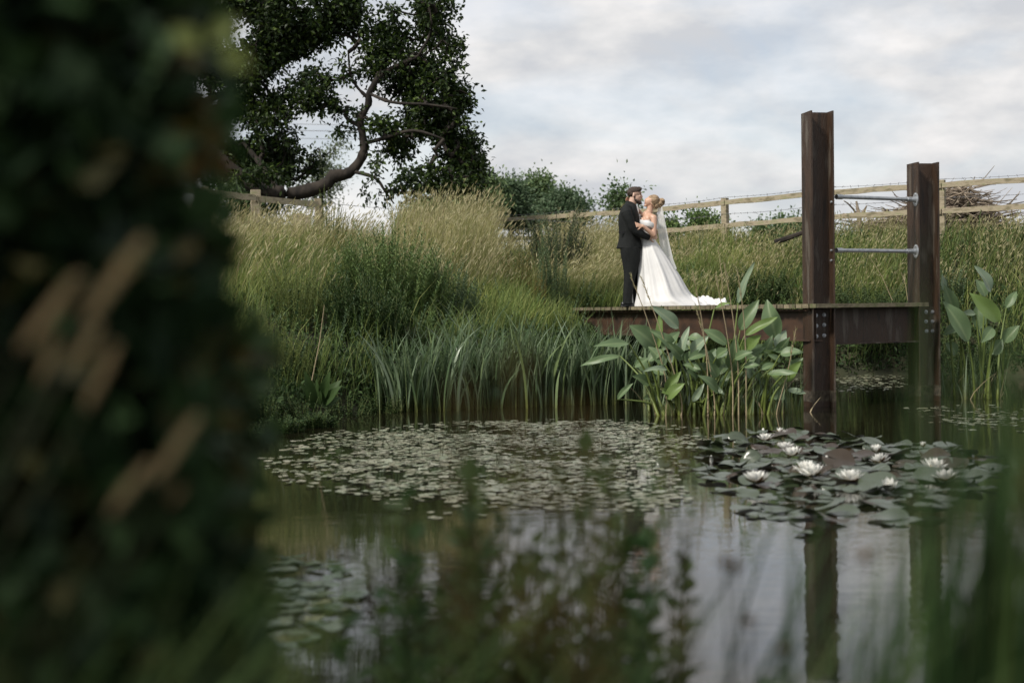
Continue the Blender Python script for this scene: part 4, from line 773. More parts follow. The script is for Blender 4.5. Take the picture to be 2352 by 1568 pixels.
# ------------------------------------------------------------------ broad-leaved water plants
Z3 = lambda x, y: (1317 + .44 * x, 602 + .44 * y)
LV = [(550, 345, 405, 228, 60, 2), (445, 450, 460, 225, 30, 1), (430, 440, 292, 330, 92, 0), (290, 425, 105, 440, 45, 0), (245, 490, 30, 545, 32, 0), (480, 540, 390, 440, 60, 0), (530, 460, 400, 355, 55, 0), (550, 500, 605, 335, 42, 2), (495, 520, 560, 470, 42, 2), (860, 215, 945, 0, 38, 2), (870, 355, 970, 195, 62, 0), (1060, 400, 1010, 195, 85, 0),
      (895, 380, 1070, 285, 42, 1), (735, 245, 830, 215, 25, 1), (800, 430, 670, 350, 55, 0), (600, 390, 690, 420, 45, 0), (705, 500, 830, 475, 45, 2), (900, 460, 1075, 450, 42, 0), (1015, 580, 1175, 580, 30, 0), (1060, 450, 1110, 355, 50, 2), (830, 570, 850, 380, 62, 0), (760, 590, 800, 440, 60, 0), (600, 540, 665, 560, 32, 0), (990, 500, 1040, 380, 45, 0),
      (980, 560, 1060, 530, 32, 0), (490, 560, 360, 570, 28, 2), (320, 545, 400, 500, 36, 0), (230, 715, 315, 630, 28, 0), (720, 640, 790, 690, 26, 2), (600, 505, 710, 470, 42, 0), (750, 600, 700, 520, 50, 0), (910, 600, 820, 590, 36, 0), (1080, 480, 1200, 470, 50, 0), (940, 520, 900, 390, 60, 0), (1130, 560, 1200, 500, 42, 0), (640, 620, 590, 560, 40, 0), (1000, 640, 930, 570, 40, 0)]
for k_ in range(52):
    x_, y_ = R.uniform(380, 1120), R.uniform(430, 730); sg = R.choice([-1, 1]); LV.append((x_, y_, x_ + sg * R.uniform(30, 110), y_ - R.uniform(-20, 110), R.uniform(30, 58), int(R.choice([0, 0, 0, 0, 0, 1, 2]))))
roots = [(470, 795), (560, 800), (680, 810), (790, 800), (920, 795), (1060, 795)]
rl = ['leftmost of the clump, with leaves arching over the irises', 'with a pale leaf standing in front of the deck edge', 'with one upright yellow green rolled leaf', 'in the centre, below the tall pale furled leaf', 'with large dark upright leaves before the beam', 'at the right end of the clump, nearest the tall steel post']
def broad(Z, leaves, roots, labels, D0, mats, group):
    for r_, (rx, ry) in enumerate(roots):
        bx = P(*Z(rx, ry), D0); bx[2] = 0; root = empty('broad_leaved_water_plant', (bx[0], bx[1], 0), 'arrow leaved water plant ' + labels[r_], 'water plant', group)
        for (x0, y0, x1, y1, wd, mk) in leaves:
            if min(range(len(roots)), key=lambda i: abs(roots[i][0] - (x0 * .6 + 700 * .4 if len(roots) > 3 else x0))) != r_: continue
            D = D0 + R.uniform(-.25, .35); a = P(*Z(x0, y0), D); b_ = P(*Z(x1, y1), D + R.uniform(-.2, .1)); g = G()
            bladeleaf(g, a, b_, wd * .44 * D / FPX * 1.3, np.array([R.normal(0, .35), -1., .45 + R.uniform(0, .4)]), R.uniform(.03, .12), 13, 9, R.uniform(.15, .5), roll=R.uniform(0, 6)); lf = g.build('leaf', M[mats[mk]], root, smooth=True)
            foot = bx + np.array([R.normal(0, .13), R.normal(0, .1), -.05]); mid = (foot + a) / 2 + np.array([(foot[0] - a[0]) * .12, 0, .06]); g = G(); pts = smooth_path(np.array([foot, mid, a]), np.linspace(0, 2, 9)); rr = np.linspace(.021, .006, 9)
            n0 = g.n; tube(g, pts, rr, 7); g.T[-1] = np.repeat(np.linspace(0, 1, 9), 7); g.build('stalk', M['thalia_stem'], root, smooth=True)
        n = 34; g = G(); b0 = bx + np.column_stack([R.normal(0, .16, n), R.normal(0, .1, n), np.full(n, -.05)]); blades(g, b0, R.uniform(.25, .75, n), R.uniform(0, 6.3, n), R.uniform(.05, .5, n), R.uniform(.015, .03, n), 4, 1.8, faz=R.normal(0, .5, n)); g.build('shoots', M['iris'], root)
        n = 12; g = G(); b0 = bx + np.column_stack([R.normal(0, .2, n), R.normal(0, .12, n), np.full(n, -.03)]); blades(g, b0, R.uniform(.15, .45, n), R.uniform(0, 6.3, n), R.uniform(.2, 1.1, n), R.uniform(.01, .018, n), 3, 1.5, faz=R.normal(0, .5, n)); g.build('dead_stems', M['deadreed'], root)
TM = {0: 'thalia', 1: 'thalia_bright', 2: 'thalia_pale'}
broad(Z3, LV, roots, rl, 16.0, TM, 'broad leaved water plants before the jetty')
LV2 = [(2180, 155, 2095, 20, 75, 2), (2150, 180, 2100, 90, 55, 0), (2225, 310, 2065, 160, 75, 1), (1935, 150, 1925, 65, 28, 2), (1990, 290, 1930, 110, 62, 0), (2060, 415, 1925, 200, 92, 0), (2120, 350, 2110, 215, 60, 0), (2100, 270, 2015, 275, 32, 2), (2130, 400, 2080, 300, 50, 0), (2190, 340, 2130, 420, 50, 0), (2260, 240, 2315, 150, 40, 0), (2020, 340, 1930, 380, 52, 0), (2250, 420, 2330, 330, 60, 0), (2000, 480, 1940, 420, 60, 0), (2180, 480, 2240, 400, 60, 0)]
broad(Z3, LV2, [(2040, 700), (2150, 700)], ['right of the second steel post, darker leaves', 'at far right, with a pale curled top leaf'], 18.0, TM, 'broad leaved water plants right of the posts')
DR = [(480, 600, 300, 72, 'with feathery top over the groom feet'), (560, 700, 355, 80, 'crossing the front of the white skirt'), (700, 560, 625, 60, 'crossing the skirt back edge'), (830, 600, 742, 70, 'passing in front of the train end'), (860, 560, 785, 0, 'tallest, right of the train'), (900, 500, 857, 50, 'thin and nearly upright under the furled leaf'), (1065, 765, 1160, 350, 'leaning right beside the tall steel post'), (735, 700, 640, 230, 'pale and forked in the centre of the broad leaves')]
for (x0, y0, x1, y1, lb) in DR:
    a = P(*Z3(x0, y0), 15.8); b_ = P(*Z3(x1, y1), 15.6); ft = np.array([a[0], a[1], -.03]); root = empty('dead_reed', (a[0], a[1], 0), 'dry pale reed stem ' + lb, 'reed'); g = G(); mid = (a + b_) / 2 + np.array([.02, 0, 0]); tube(g, smooth_path(np.array([ft, a, mid, b_]), np.linspace(0, 3, 13)), np.linspace(.009, .0035, 13), 5); g.build('stem', M['deadreed'], root)
    g = G(); d = nrm(b_ - mid); n = 26; f = R.uniform(0, .3, n); kites(g, b_ - d * f[:, None], nrm(d + runit(n) * .35), runit(n), R.uniform(.04, .08, n), .008); g.build('seed_head', M['head'], root)
n = 26
for k, (px, py0, px1, py1, lb) in enumerate(((715, 880, 745, 700, 'white dry stem leaning beside the dock leaves'), (2050, 690, 1998, 590, 'dry grass stalk between the posts, left one'), (2085, 690, 2070, 625, 'dry grass stalk between the posts, by the second post'), (1660, 690, 1650, 575, 'tall dry stalk behind the train'))):
    D = (16.2, 23, 23, 23)[k]; a = P(px, py0, D); b_ = P(px1, py1, D); g = G(); tube(g, [a, (a + b_) / 2 + np.array([.02, 0, .02]), b_], [.006, .005, .003], 4); tag(g.build('dry_stalk', M['deadreed'], origin=a), lb, 'stalk')

# ------------------------------------------------------------------ water lilies and floating leaves
ZL = lambda x, y: (1411 + .4123 * x, 922 + .4123 * y)
def padmesh(g, c, r, rot=0, tilt=(0, 0), n=20, wavy=.02, fold=0.):
    a = rot + .12 + np.linspace(0, 2 * PI - .24, n); Rt = np.array(Euler((tilt[0], tilt[1], 0)).to_matrix()); V = [[0, 0, .004 * r]]
    for k, rr in enumerate((.55, 1.)):
        for x in a: V.append([math.cos(x) * r * rr, math.sin(x) * r * rr, (wavy * r * math.sin(x * 3 + rot) + fold * r * max(0, math.cos(x - rot * 2)) ** 2) * rr ** 2])
    V = np.array(V) @ Rt.T + np.array(c); j = np.arange(n - 1)
    g.add(V, [np.stack([0 * j, 1 + j, 2 + j], 1), np.stack([1 + j, 1 + n + j, 2 + n + j, 2 + j], 1)])
# lily bed outline in picture pixels turned into water coordinates
bed = np.array([W(*q)[:2] for q in ((1590, 1075), (1630, 1015), (1720, 992), (1900, 1000), (2100, 1020), (2230, 1035), (2300, 1075), (2280, 1120), (2200, 1145), (2130, 1190), (2060, 1215), (1960, 1180), (1860, 1232), (1720, 1200), (1670, 1150), (1620, 1110))])
def fill(poly, n, dmin):
    lo, hi = poly.min(0), poly.max(0); o = []
    for _ in range(n * 60):
        p = R.uniform(lo, hi)
        if inside(p[None], poly)[0] and all((p - q) @ (p - q) > dmin * dmin for q in o): o.append(p)
        if len(o) >= n: break
    return np.array(o)
pp = fill(bed, 210, .115); proto = None
def cp(o, loc, rz, sc=1., lab=None):
    c = o.copy(); COL.objects.link(c); c.location = Vector(loc); c.rotation_euler = (o.rotation_euler[0], o.rotation_euler[1], rz); c.scale = (sc,) * 3
    if lab: c['label'] = lab
    for ch in list(o.children):
        d = ch.copy(); COL.objects.link(d); d.parent = c
    return c
protos = []
for k in range(8):
    g = G(); padmesh(g, (0, 0, 0), .10, R.uniform(0, 6), n=26, wavy=R.uniform(.03, .12), fold=(0, 0, 0, .25, .15, .35, .1, .3)[k]); o = g.build('lily_pad', M['pad_red' if k == 7 else 'pad'], origin=(0, 0, 0), smooth=True); protos.append(tag(o, 'round green lily pad floating in the crowded water lily bed', 'lily pad', 'round green pads of the lily bed'))
for i, q in enumerate(pp):
    z_ = .006 + .0035 * (i % 5)
    if i < 8: protos[i].location = (*q, z_)
    else:
        c_ = cp(protos[i % 8], (*q, z_), R.uniform(0, 6.28), R.uniform(.5, 1.25))
        if R.uniform() < .38: c_.rotation_euler[0] = R.uniform(-.32, .32); c_.rotation_euler[1] = R.uniform(-.3, .3); c_.location[2] += .035
UPL = [(690, 215, 95, 0, 'standing green pad behind the leftmost open flower'), (815, 255, 85, 1, 'upturned red brown leaf below the leftmost back flowers'), (1000, 235, 80, 0, 'green pad tilted up behind the touching back flowers'), (1060, 260, 60, 1, 'red leaf curled up right of the back flowers'), (1110, 255, 45, 1, 'small brown curled leaf right of the red one'), (1210, 290, 80, 0, 'lifted green pad in the middle of the bed'), (1310, 275, 60, 1, 'brown edged leaf between middle pad and right flowers'), (1420, 265, 60, 0, 'dark standing pad left of the upper right flowers'), (1620, 350, 110, 1, 'long dark folded leaf right of the paired flowers'), (1780, 340, 90, 0, 'tilted green pad above the right double flowers'), (760, 330, 95, 0, 'broad raised pad under the front of the back flowers'), (900, 350, 40, 1, 'small dark red leaf beside the raised pad'), (1000, 385, 60, 1, 'pinkish red folded leaf left of the big double flower'), (520, 365, 70, 0, 'yellow green lifted pad near left edge of bed'), (655, 410, 50, 1, 'red brown leaf above the left front flower'), (1170, 385, 90, 1, 'dark olive folded leaf right of the big double flower'), (270, 350, 60, 0, 'raised pale leaf at left end of the bed'), (390, 335, 55, 0, 'lifted leaf second from left end of the bed'), (1060, 510, 110, 1, 'large dark upturned leaf in front of the double flower'), (1190, 480, 60, 0, 'raised pad right of the large dark leaf'), (1400, 470, 60, 1, 'dark curled leaf right of the centre right flower'), (1560, 415, 70, 1, 'brown tilted leaf behind the front right bud'), (1720, 480, 40, 0, 'small upright pad below the right flowers'), (1960, 300, 80, 0, 'tilted pad at right end of the bed'), (2000, 430, 50, 1, 'dark standing leaf at right end near blurred reeds'), (890, 415, 60, 0, 'small raised pad right of the left front flower'), (1740, 300, 70, 1, 'raised leaf below the right back bud')]
for (x, y, wpx, red, lb) in UPL:
    q = W(*ZL(x, y + 18)); r = wpx / 2 * .4123 * q[1] / FPX; g = G(); tl = R.uniform(.25, .6) if red else R.uniform(.35, .8) ; padmesh(g, (0, 0, 0), r * 1.15, R.uniform(0, 6), (0, 0), 26, .06, R.uniform(.2, .5))
    V = g.V[0]; ex = np.array(Euler((tl, R.normal(0, .3), 0)).to_matrix()); g.V[0] = V * np.array([1.15, .75, 1]) @ ex.T + q + UP * (r * .75 * math.sin(tl) + .01)
    o = g.build('raised_lily_leaf', M['pad_red' if red else 'pad'], origin=q, smooth=True); tag(o, lb, 'lily leaf', 'lily leaves raised above the water'); md = o.modifiers.new('t', 'SOLIDIFY'); md.thickness = .003
def flower(q, size, op, label, bud=0, rx=0.):
    root = empty('water_lily', q, label, 'water lily', 'white water lily flowers'); g = G(); gs = G(); gt = G(); zc = q + UP * .03 * 1
    for ring, (n, el, ln) in enumerate(((7, .35, 1.), (7, .65, .92), (6, .95, .8), (5, 1.2, .65))):
        for k in range(n):
            a = k * 2 * PI / n + ring * .5 + R.normal(0, .06); e = el + (1.45 - el) * (1 - op) + R.normal(0, .05); d = np.array([math.cos(a) * math.cos(e), math.sin(a) * math.cos(e), math.sin(e)]); nn = np.array([-math.cos(a) * math.sin(e), -math.sin(a) * math.sin(e), math.cos(e)])
            bladeleaf(g, zc + d * size * .05, zc + d * size * .56 * ln, size * .2, nn, -.12, 7, 5, .5, shape='ovate')
    for k in range(4):
        a = k * PI / 2 + .3; e = .15 + 1.2 * (1 - op); d = np.array([math.cos(a) * math.cos(e), math.sin(a) * math.cos(e), math.sin(e)]); nn = np.array([-math.cos(a) * math.sin(e), -math.sin(a) * math.sin(e), math.cos(e)])
        bladeleaf(gs, zc - UP * .004 + d * size * .04, zc - UP * .006 + d * size * .52, size * .19, nn, -.13, 7, 5, .5)
    n = 26; a = R.uniform(0, 6.28, n); e = R.uniform(.6, 1.4, n); d = np.stack([np.cos(a) * np.cos(e), np.sin(a) * np.cos(e), np.sin(e)], 1); kites(gt, zc + 0 * d, d, runit(n), size * .22, size * .03)
    root.rotation_euler = (R.normal(0, .16), R.normal(0, .16), 0)
    g.build('petals', M['petal'], root, smooth=True); gs.build('sepals', M['sepal'], root, smooth=True); gt.build('stamens', M['stamen'], root)
FLW = [(918, 195, .52, .45, 'half open flower at the very back, left of its touching twin'), (963, 205, .50, .35, 'flower at the very back with a brown sepal, right of its twin'), (845, 235, .75, .8, 'leftmost of the back flowers, wide open'), (955, 290, .8, .8, 'open flower just above and left of the one with dark sepal'), (1000, 325, .85, .7, 'open flower in front of the back group, dark sepal showing'), (1465, 305, .65, .45, 'cup shaped flower, upper of the pair right of centre'), (1485, 360, .75, .85, 'wide open flower, lower of the pair right of centre'), (1722, 275, .45, .3, 'half closed cream flower standing alone at back right'), (1780, 400, .95, .9, 'wide open flower, upper of the two at the right'), (1857, 462, .9, .9, 'wide open flower, lower of the two at the right'), (1072, 415, .9, .85, 'left half of the big touching pair in the middle'), (1118, 430, .9, .95, 'right half of the big touching pair in the middle'), (795, 475, .95, .75, 'large open flower at front left, apart from others'), (1318, 465, .95, .9, 'open flower alone at front, right of the big pair'), (1530, 520, .75, .4, 'half closed front flower with reddish sepal')]
for (x, y, sz, op, lb) in FLW:
    q = W(*ZL(x, y)); flower(q, .185 * sz / .85, op, 'white water lily, ' + lb)
for (x, y, lb) in ((830, 185, 'tiny white bud on the water left of the back pair'), (1183, 345, 'tiny pink bud among pads right of the back flowers'), (541, 345, 'small cream bud near left edge of the bed')):
    q = W(*ZL(x, y)); g = G(); ellipsoid(g, q + UP * .03, (.014, .014, .035)); tube(g, [q - UP * .02, q + UP * .01], .005, 5); tag(g.build('lily_bud', M['petal'], origin=q, smooth=True), lb, 'bud')
# small floating leaves
sheet = np.array([W(*q)[:2] for q in ((850, 985), (1050, 968), (1300, 962), (1500, 968), (1640, 985), (1640, 1020), (1560, 1060), (1600, 1100), (1590, 1165), (1450, 1175), (1200, 1180), (1000, 1195), (850, 1150), (640, 1110), (590, 1050), (720, 995))])
sheetb = [np.array([W(*q)[:2] for q in ((540, 1330), (620, 1280), (760, 1290), (830, 1350), (800, 1430), (700, 1500), (560, 1480))]), np.array([W(*q)[:2] for q in ((1810, 862), (1900, 858), (2100, 862), (2080, 900), (1930, 905), (1830, 900))]), np.array([W(*q)[:2] for q in ((2080, 935), (2300, 930), (2420, 960), (2420, 1010), (2200, 990), (2090, 960))])]
def spread(poly, n, clumpy=.5):
    lo, hi = poly.min(0), poly.max(0); o = []; c = 0
    while c < n:
        p = R.uniform(lo, hi, (n * 3, 2)); p = p[inside(p, poly)]; ed = np.clip(segdist(p, poly, True) / 1.1, 0, 1); p = p[R.uniform(0, 1, len(p)) < (1 - clumpy + clumpy * nz(p, 3.1, 1)) * (.12 + .88 * ed) * np.where(nz(p, 1.4, 5) > .36, 1, .25)]; o.append(p); c += len(p)
    return np.concatenate(o)[:n]
def area(poly): x, y = poly[:, 0], poly[:, 1]; return abs((x * np.roll(y, -1) - y * np.roll(x, -1)).sum()) / 2
allp = [spread(sheet, int(area(sheet) * 235), .6)] + [spread(s, int(area(s) * d), .5) for s, d in zip(sheetb, (120, 60, 45))]
near = allp[0][np.argsort(allp[0][:, 1])]; keep = 210
sp = []
for k in range(4):
    g = G(); padmesh(g, (0, 0, 0), .034, R.uniform(0, 6), n=14, wavy=R.uniform(.01, .06)); sp.append(tag(g.build('floating_leaf', M['pad_small'], origin=(0, 0, 0), smooth=True), 'small pale round leaf at the near edge of the floating sheet', 'floating leaf', 'small floating leaves along the near edge of the sheet'))
for i, q in enumerate(near[:keep]):
    z_ = .004 + .0022 * (i % 6)
    if i < 4: sp[i].location = (*q, z_)
    else: cp(sp[i % 4], (*q, z_), R.uniform(0, 6.28), R.uniform(.6, 1.3))
g = G()
for i, q in enumerate(allp[1]): padmesh(g, (q[0], q[1], .004 + .0022 * (i % 6)), R.uniform(.03, .065), R.uniform(0, 6), (R.normal(0, .08), R.normal(0, .08)), 12, R.uniform(.01, .12))
tag(g.build('shaded_floating_leaves', M['pad'], smooth=True), 'patch of floating leaves near the camera at lower left, shade painted into their colour', 'floating leaves', kind='stuff')  # darker pad material stands in for the shade over this patch
rest = np.concatenate([near[keep:]] + allp[2:]); g = G()
for i, q in enumerate(rest): padmesh(g, (q[0], q[1], .004 + .0022 * (i % 6)), R.uniform(.016, .042), R.uniform(0, 6), (R.normal(0, .05), R.normal(0, .05)), 10, R.uniform(.01, .08))
tag(g.build('floating_leaves', M['pad_small'], smooth=True), 'sheets of small pale floating leaves on the pond', 'floating leaves', kind='stuff')
n = 260; q = spread(sheet, n, .2); g = G(); blades(g, np.column_stack([q, np.full(n, -.02)]), R.uniform(.05, .14, n), R.uniform(0, 6.3, n), R.uniform(0, .5, n), .007, 2, 1.5, faz=R.normal(0, .4, n), prof='flat'); tag(g.build('leaf_stalks', M['stem_dark']), 'little dark stalks poking up through the floating leaves', 'stalks', kind='stuff')

# ------------------------------------------------------------------ plants right in front of the camera
def nearz(x, y): return bz(x, y)
# dense hedge on the left: stems and leaves; unseen part beside the camera added for shade
hb = []
def hbox(n, x0, x1, y0, y1, z0, z1): return np.column_stack([R.uniform(x0, x1, n), R.uniform(y0, y1, n), R.uniform(z0, z1, n)])
def edge(py):      # picture x of the hedge's right edge against picture y
    return np.interp(py, [-400, 0, 120, 300, 450, 600, 750, 850, 1000, 1150, 1300, 1568, 1900], [370, 380, 450, 440, 390, 420, 470, 540, 520, 510, 540, 580, 600])
n = 26000; Y = R.uniform(1.4, 3.0, n); py = R.uniform(-500, 1900, n); px = edge(py) + 28 * np.sin(py / 37) + 24 * np.sin(py / 83 + 1) - 35 - np.abs(R.normal(0, 1, n)) * 330 + R.normal(0, 26, n)
pos = np.array([P(a, b_, y) for a, b_, y in zip(px, py, Y)]); hr = empty('hedge_shrub', (-.9, 1.8, .2), 'dark dense shrub filling the left side close to the camera', 'shrub')
sun_block = hbox(9000, -2.6, -.7, -1.6, 1.6, .2, 2.5)  # unseen leaf mass added left of and behind the camera to block the sun
pos = np.concatenate([pos, sun_block]); pos = pos[pos[:, 2] > .1]; n = len(pos)
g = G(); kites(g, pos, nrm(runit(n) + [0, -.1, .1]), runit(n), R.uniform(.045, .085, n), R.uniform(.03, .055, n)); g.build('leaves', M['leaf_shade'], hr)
g = G()
for k in range(40):
    a = np.array([R.uniform(-1.5, -.85), R.uniform(1.5, 2.2), .15]); d = np.array([R.normal(-.05, .07), R.normal(0, .1), 1]); stick(g, a, d, R.uniform(1.2, 2.4), R.uniform(.005, .012), .05)
for k in range(14): stick(g, np.array([R.uniform(-2.3, -1.4), R.uniform(-1, .8), .2]), np.array([R.normal(.05, .1), R.normal(-.1, .1), 1]), R.uniform(1.8, 2.5), R.uniform(.02, .04), .1)  # stems inside the added, unseen sun-blocking part
g.build('stems', M['stem_dark'], hr)
n = 1500; b_ = R.uniform(-50, 1400, n); q = np.array([P(edge(y_) + 30 * math.sin(y_ / 37) - a_, y_, d_) for y_, a_, d_ in zip(b_, np.abs(R.normal(0, 190, n)) - 75, R.uniform(1.75, 2.6, n))]); q = q[R.uniform(0, 1, n) < .5 + .5 * np.sin(b_ / 41 + np.sin(b_ / 90))]; g = G(); k = len(q); kites(g, q, nrm(runit(k) + [.2, -.1, .3]), nrm(runit(k) + [0, -.5, .5]), R.uniform(.035, .065, k), R.uniform(.025, .042, k)); g.build('outer_leaves', M['leaf_mid'], hr)  # lighter leaf colour painted in for the lit edge of the hedge
n = 26; q = np.array([P(edge(b_) - R.uniform(-60, 160), b_, y) for b_, y in zip(R.uniform(20, 1150, n), R.uniform(1.35, 1.7, n))]); g = G(); kites(g, q, runit(n), runit(n), R.uniform(.025, .05, n), R.uniform(.015, .026, n)); g.build('brown_leaves', M['brown_front'], hr)
q = np.array([P(480, 100, 1.3), P(500, 120, 1.35), P(462, 115, 1.3)]); g = G(); kites(g, q, nrm(np.array([[.6, 0, .5], [.7, 0, -.3], [-.5, 0, .4]])), np.array([[0, -1, .4]] * 3), .036, .026); g.build('bright_leaves', M['weed_y'], hr)
# seeding grasses at left
for (x0, y0, x1, y1, D, wd, lb) in ((190, 745, 322, 560, 1.0, 34, 'largest and brightest, pointing up right'), (45, 805, 175, 640, 1.0, 30, 'at far left, paler and long'), (150, 860, 225, 750, 1.05, 26, 'below the largest'), (195, 940, 262, 800, 1.05, 24, 'third below the largest, thin'), (350, 1110, 445, 965, 1.05, 28, 'by itself near the water edge'), (250, 1180, 335, 1070, 1.05, 28, 'dim, below left of the lone one'), (90, 880, 125, 780, 1.1, 24, 'dim, next to the far left one'), (390, 1155, 420, 1120, 1.1, 14, 'smallest, low')):
    D *= 1.2; a = P(x0, y0, D); b_ = P(x1, y1, D); d = b_ - a; root = empty('seeding_grass', (a[0] - .15, a[1], nearz(a[0] - .15, a[1])), 'blurred tan grass head ' + lb, 'grass head'); g = G(); Ln = np.linalg.norm(d); n = 320
    f = R.uniform(0, 1, n); wr = wd * .36 * D / FPX * np.sin(PI * (f * .9 + .05)) ** .6; u = runit(n); kites(g, a + d * f[:, None] + u * wr[:, None] * .7, nrm(nrm(d) + u * .4), runit(n), Ln * .12, wr.max() * .5); g.build('seed_head', M['head_front'], root)
    g = G(); ft = np.array([a[0] - .22, a[1], nearz(a[0] - .22, a[1])]); tube(g, smooth_path(np.array([ft, (ft + a) / 2 + np.array([-.06, 0, .12]), a]), np.linspace(0, 2, 9)), .0015, 4); g.build('stem', M['stem_dark'], root)
# grass tufts, bottom left and bottom right, reeds at the right edge
def tuft(name, label, x, y, n, h0, h1, azm, lean, wd, mat, sp_=.25, seg=6, cat='grass tuft'):
    z = nearz(x, y); root = empty(name, (x, y, z), label, cat); g = G(); b0 = np.column_stack([x + R.normal(0, sp_, n), y + R.normal(0, sp_ * .6, n), np.full(n, z - .02)]); b0[:, 1] = np.maximum(b0[:, 1], .75)
    c = blades(g, b0, R.uniform(h0, h1, n), R.normal(azm, .5, n), R.uniform(*lean, n), R.uniform(wd * .6, wd * 1.3, n), seg, 1.8, R.uniform(0, .1, n), faz=R.normal(0, .5, n)); g.build('blades', M[mat], root); return c
tuft('grass_tuft', 'dark long grass at the bottom left corner', -.62, 1.35, 520, .4, .95, .3, (.1, .7), .012, 'weed', .26)
tuft('grass_tuft', 'dark long grass at bottom, between the hedge and leafy stems', -.42, 1.9, 320, .35, .78, .2, (.1, .6), .012, 'leaf_front', .2)
tuft('grass_tuft', 'low dim grass under the brown blur at bottom left', -.3, 1.6, 110, .3, .62, .4, (.1, .7), .012, 'leaf_front', .2)
tuft('grass_tuft', 'dark blades leaning right at bottom right corner', .62, 2.1, 380, .5, .98, .5, (.3, .9), .011, 'leaf_mid', .28)
tuft('grass_tuft', 'thin dark blades at bottom, right of the leafy stems', .3, 2.1, 150, .45, .8, .7, (.1, .6), .007, 'leaf_mid', .22)
tuft('grass_tuft', 'thin upright green blades just left of the blurred reeds', .50, 2.0, 70, .6, .95, .3, (.05, .35), .009, 'leaf_front', .12)
tuft('reed_tuft', 'blurred green reed blades filling the right edge', .57, 1.65, 150, .75, 1.2, .2, (.0, .12), .014, 'leaf_mid', .07, cat='reeds')
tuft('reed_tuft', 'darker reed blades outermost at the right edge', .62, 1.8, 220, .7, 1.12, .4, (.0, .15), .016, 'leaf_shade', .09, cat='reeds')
# leafy stems bottom centre
st = [(1010, 1280, 1.75, 'leftmost, reaching the floating leaf sheet'), (1110, 1210, 1.7, 'second from left with large low leaves'), (1190, 1150, 1.8, 'tall, in front of the dark tree reflection'), (1270, 1210, 1.75, 'with pointed leaves against the bright water'), (1350, 1200, 1.9, 'with a large leaf spreading right'), (1440, 1290, 1.8, 'right one, by the groom reflection'), (1080, 1400, 1.6, 'short and dark, bottom left of group'), (1240, 1400, 1.5, 'short, bottom centre of group'), (1400, 1420, 1.6, 'short, bottom right of group'), (930, 1400, 1.7, 'low, at the left end of the group'), (1500, 1470, 1.7, 'lowest, at the right end of the group')]
for (px, py, D, lb) in st:
    D += R.uniform(1.25, 1.75); py -= 80
    c = P(px, py, D); z = nearz(c[0], c[1]); root = empty('leafy_plant', (c[0], c[1], z), 'blurred leafy stems in front of the pond, ' + lb, 'plant', 'leafy plants in front of the camera'); gs = G(); gl = G()
    for k in range(6):
        leafy(gs, gl, (c[0] + R.normal(0, .09), c[1] + R.normal(0, .06), z), (c[2] - z) * R.uniform(.8, 1.03), R.uniform(0, .12), R.uniform(0, 6.3), 24, .125, .066, .35, rs=.0045, taper=.45)
    gs.build('stems', M['stem_dark'], root); gl.build('leaves', M['leaf_front'], root)
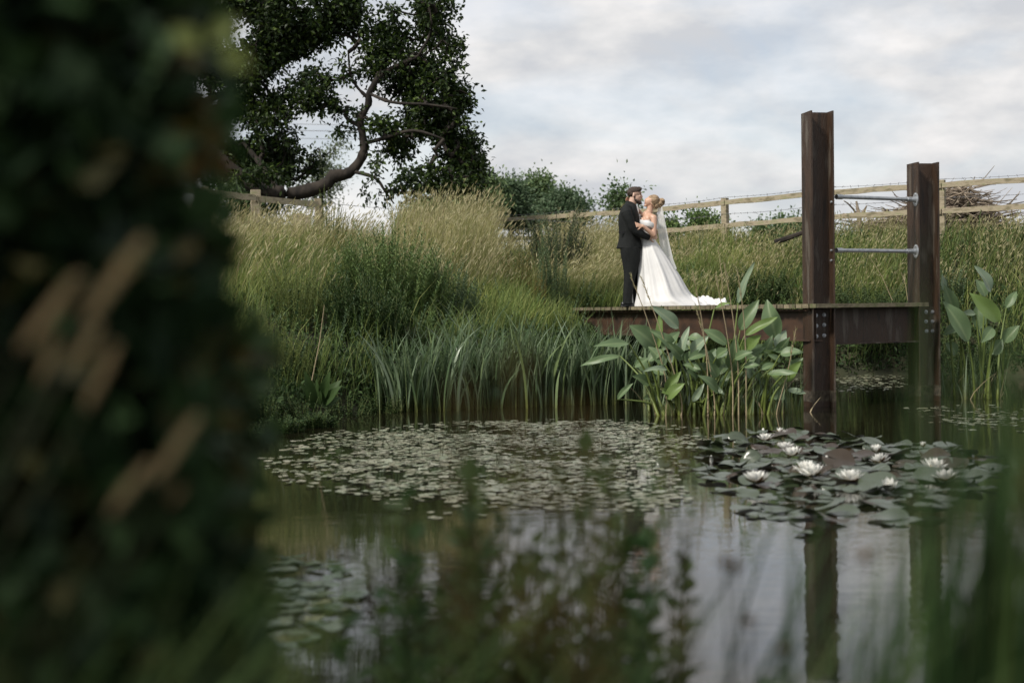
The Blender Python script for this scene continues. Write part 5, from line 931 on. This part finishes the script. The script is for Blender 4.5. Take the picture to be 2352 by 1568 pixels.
for k, (px, py, D, lb) in enumerate(((985, 1130, 2.7, 'leftmost of the tall thin ones'), (1040, 1050, 2.5, 'second of the tall thin ones'), (1100, 1010, 2.8, 'third, reaching over the leaf sheet'), (1150, 960, 2.5, 'fourth, nearly at the iris feet'), (1210, 1040, 2.6, 'fifth, in the middle'), (1260, 930, 2.4, 'sixth, the tallest of all'), (1310, 1000, 2.6, 'seventh, right of the tallest'), (1370, 1060, 2.9, 'eighth, before the groom reflection'), (1420, 980, 2.5, 'ninth, sparse and high'), (1480, 1090, 2.8, 'tenth, left of the lily bed'), (1540, 1040, 2.5, 'eleventh, against the lily bed edge'), (1600, 1160, 2.3, 'last on the right, low'))):
    D += .5
    c = P(px, py, D); z = nearz(c[0], c[1]); root = empty('leafy_stem_plant', (c[0], c[1], z), 'blurred slender leafy stems in front of the pond, ' + lb, 'plant', 'slender leafy stems in front of the camera'); gs = G(); gl = G()
    for k_ in range(3): leafy(gs, gl, (c[0] + R.normal(0, .04), c[1] + R.normal(0, .08), z), (c[2] - z) * R.uniform(.8, 1.03), R.uniform(0, .12), R.uniform(0, 6.3), 34, .07, .03, .4, rs=.003, taper=.5)
    gs.build('stems', M['stem'], root); gl.build('leaves', M['weed_y' if k % 4 == 0 else 'leaf_mid'], root)
for k, (px, py, D, lb) in enumerate(((1180, 830, .8, 'brown, highest, over the iris bed'), (1060, 880, .85, 'yellow brown, left one over the iris bed'), (1330, 960, .8, 'brown, over the floating leaves'), (1250, 1000, .9, 'thin, over the floating leaves'), (1560, 1010, .85, 'yellow, left of the lily bed'), (1400, 1050, .95, 'brown green, centre right'))):
    c = P(px, py, D); z = nearz(c[0], c[1]); root = empty('thin_grass_stem', (c[0], c[1], z), 'out of focus grass stem, ' + lb, 'grass stem', 'thin stems right before the lens'); g = G(); pts = np.array([[c[0] - .03, c[1], z], [c[0] - .015, c[1], (z + c[2]) / 2], c]); tube(g, smooth_path(pts, np.linspace(0, 2, 7)), .0012, 4); g.build('stem', M['brown_front'], root)
    g = G(); n = 34; f = R.uniform(0, .16, n); kites(g, c - UP * f[:, None] + R.normal(0, .004, (n, 3)), nrm(runit(n) * .6 + UP), runit(n), .016, .005); g.build('seed_head', M['brown_front'], root)
for k, (px, py, lb) in enumerate(((1665, 1290, 'leftmost of two close together'), (1690, 1300, 'right of two close together'), (1988, 1275, 'single one before the post reflection'), (1720, 1425, 'large one low in the middle'), (1800, 1490, 'lowest one'))):
    D = 2.0; c = P(px, py, D); z = nearz(c[0], c[1]); root = empty('seed_stalk', (c[0], c[1], z), 'thin stalk with round dark seed head, ' + lb, 'stalk'); g = G(); tube(g, smooth_path(np.array([[c[0] - .02, c[1], z], [c[0] + .01, c[1], (z + c[2]) / 2], c]), np.linspace(0, 2, 7)), .0015, 4); g.build('stem', M['stem_dark'], root); g = G(); ellipsoid(g, c, (.009, .009, .008), None, 8, 6); g.build('seed_head', M['brown_front'], root)
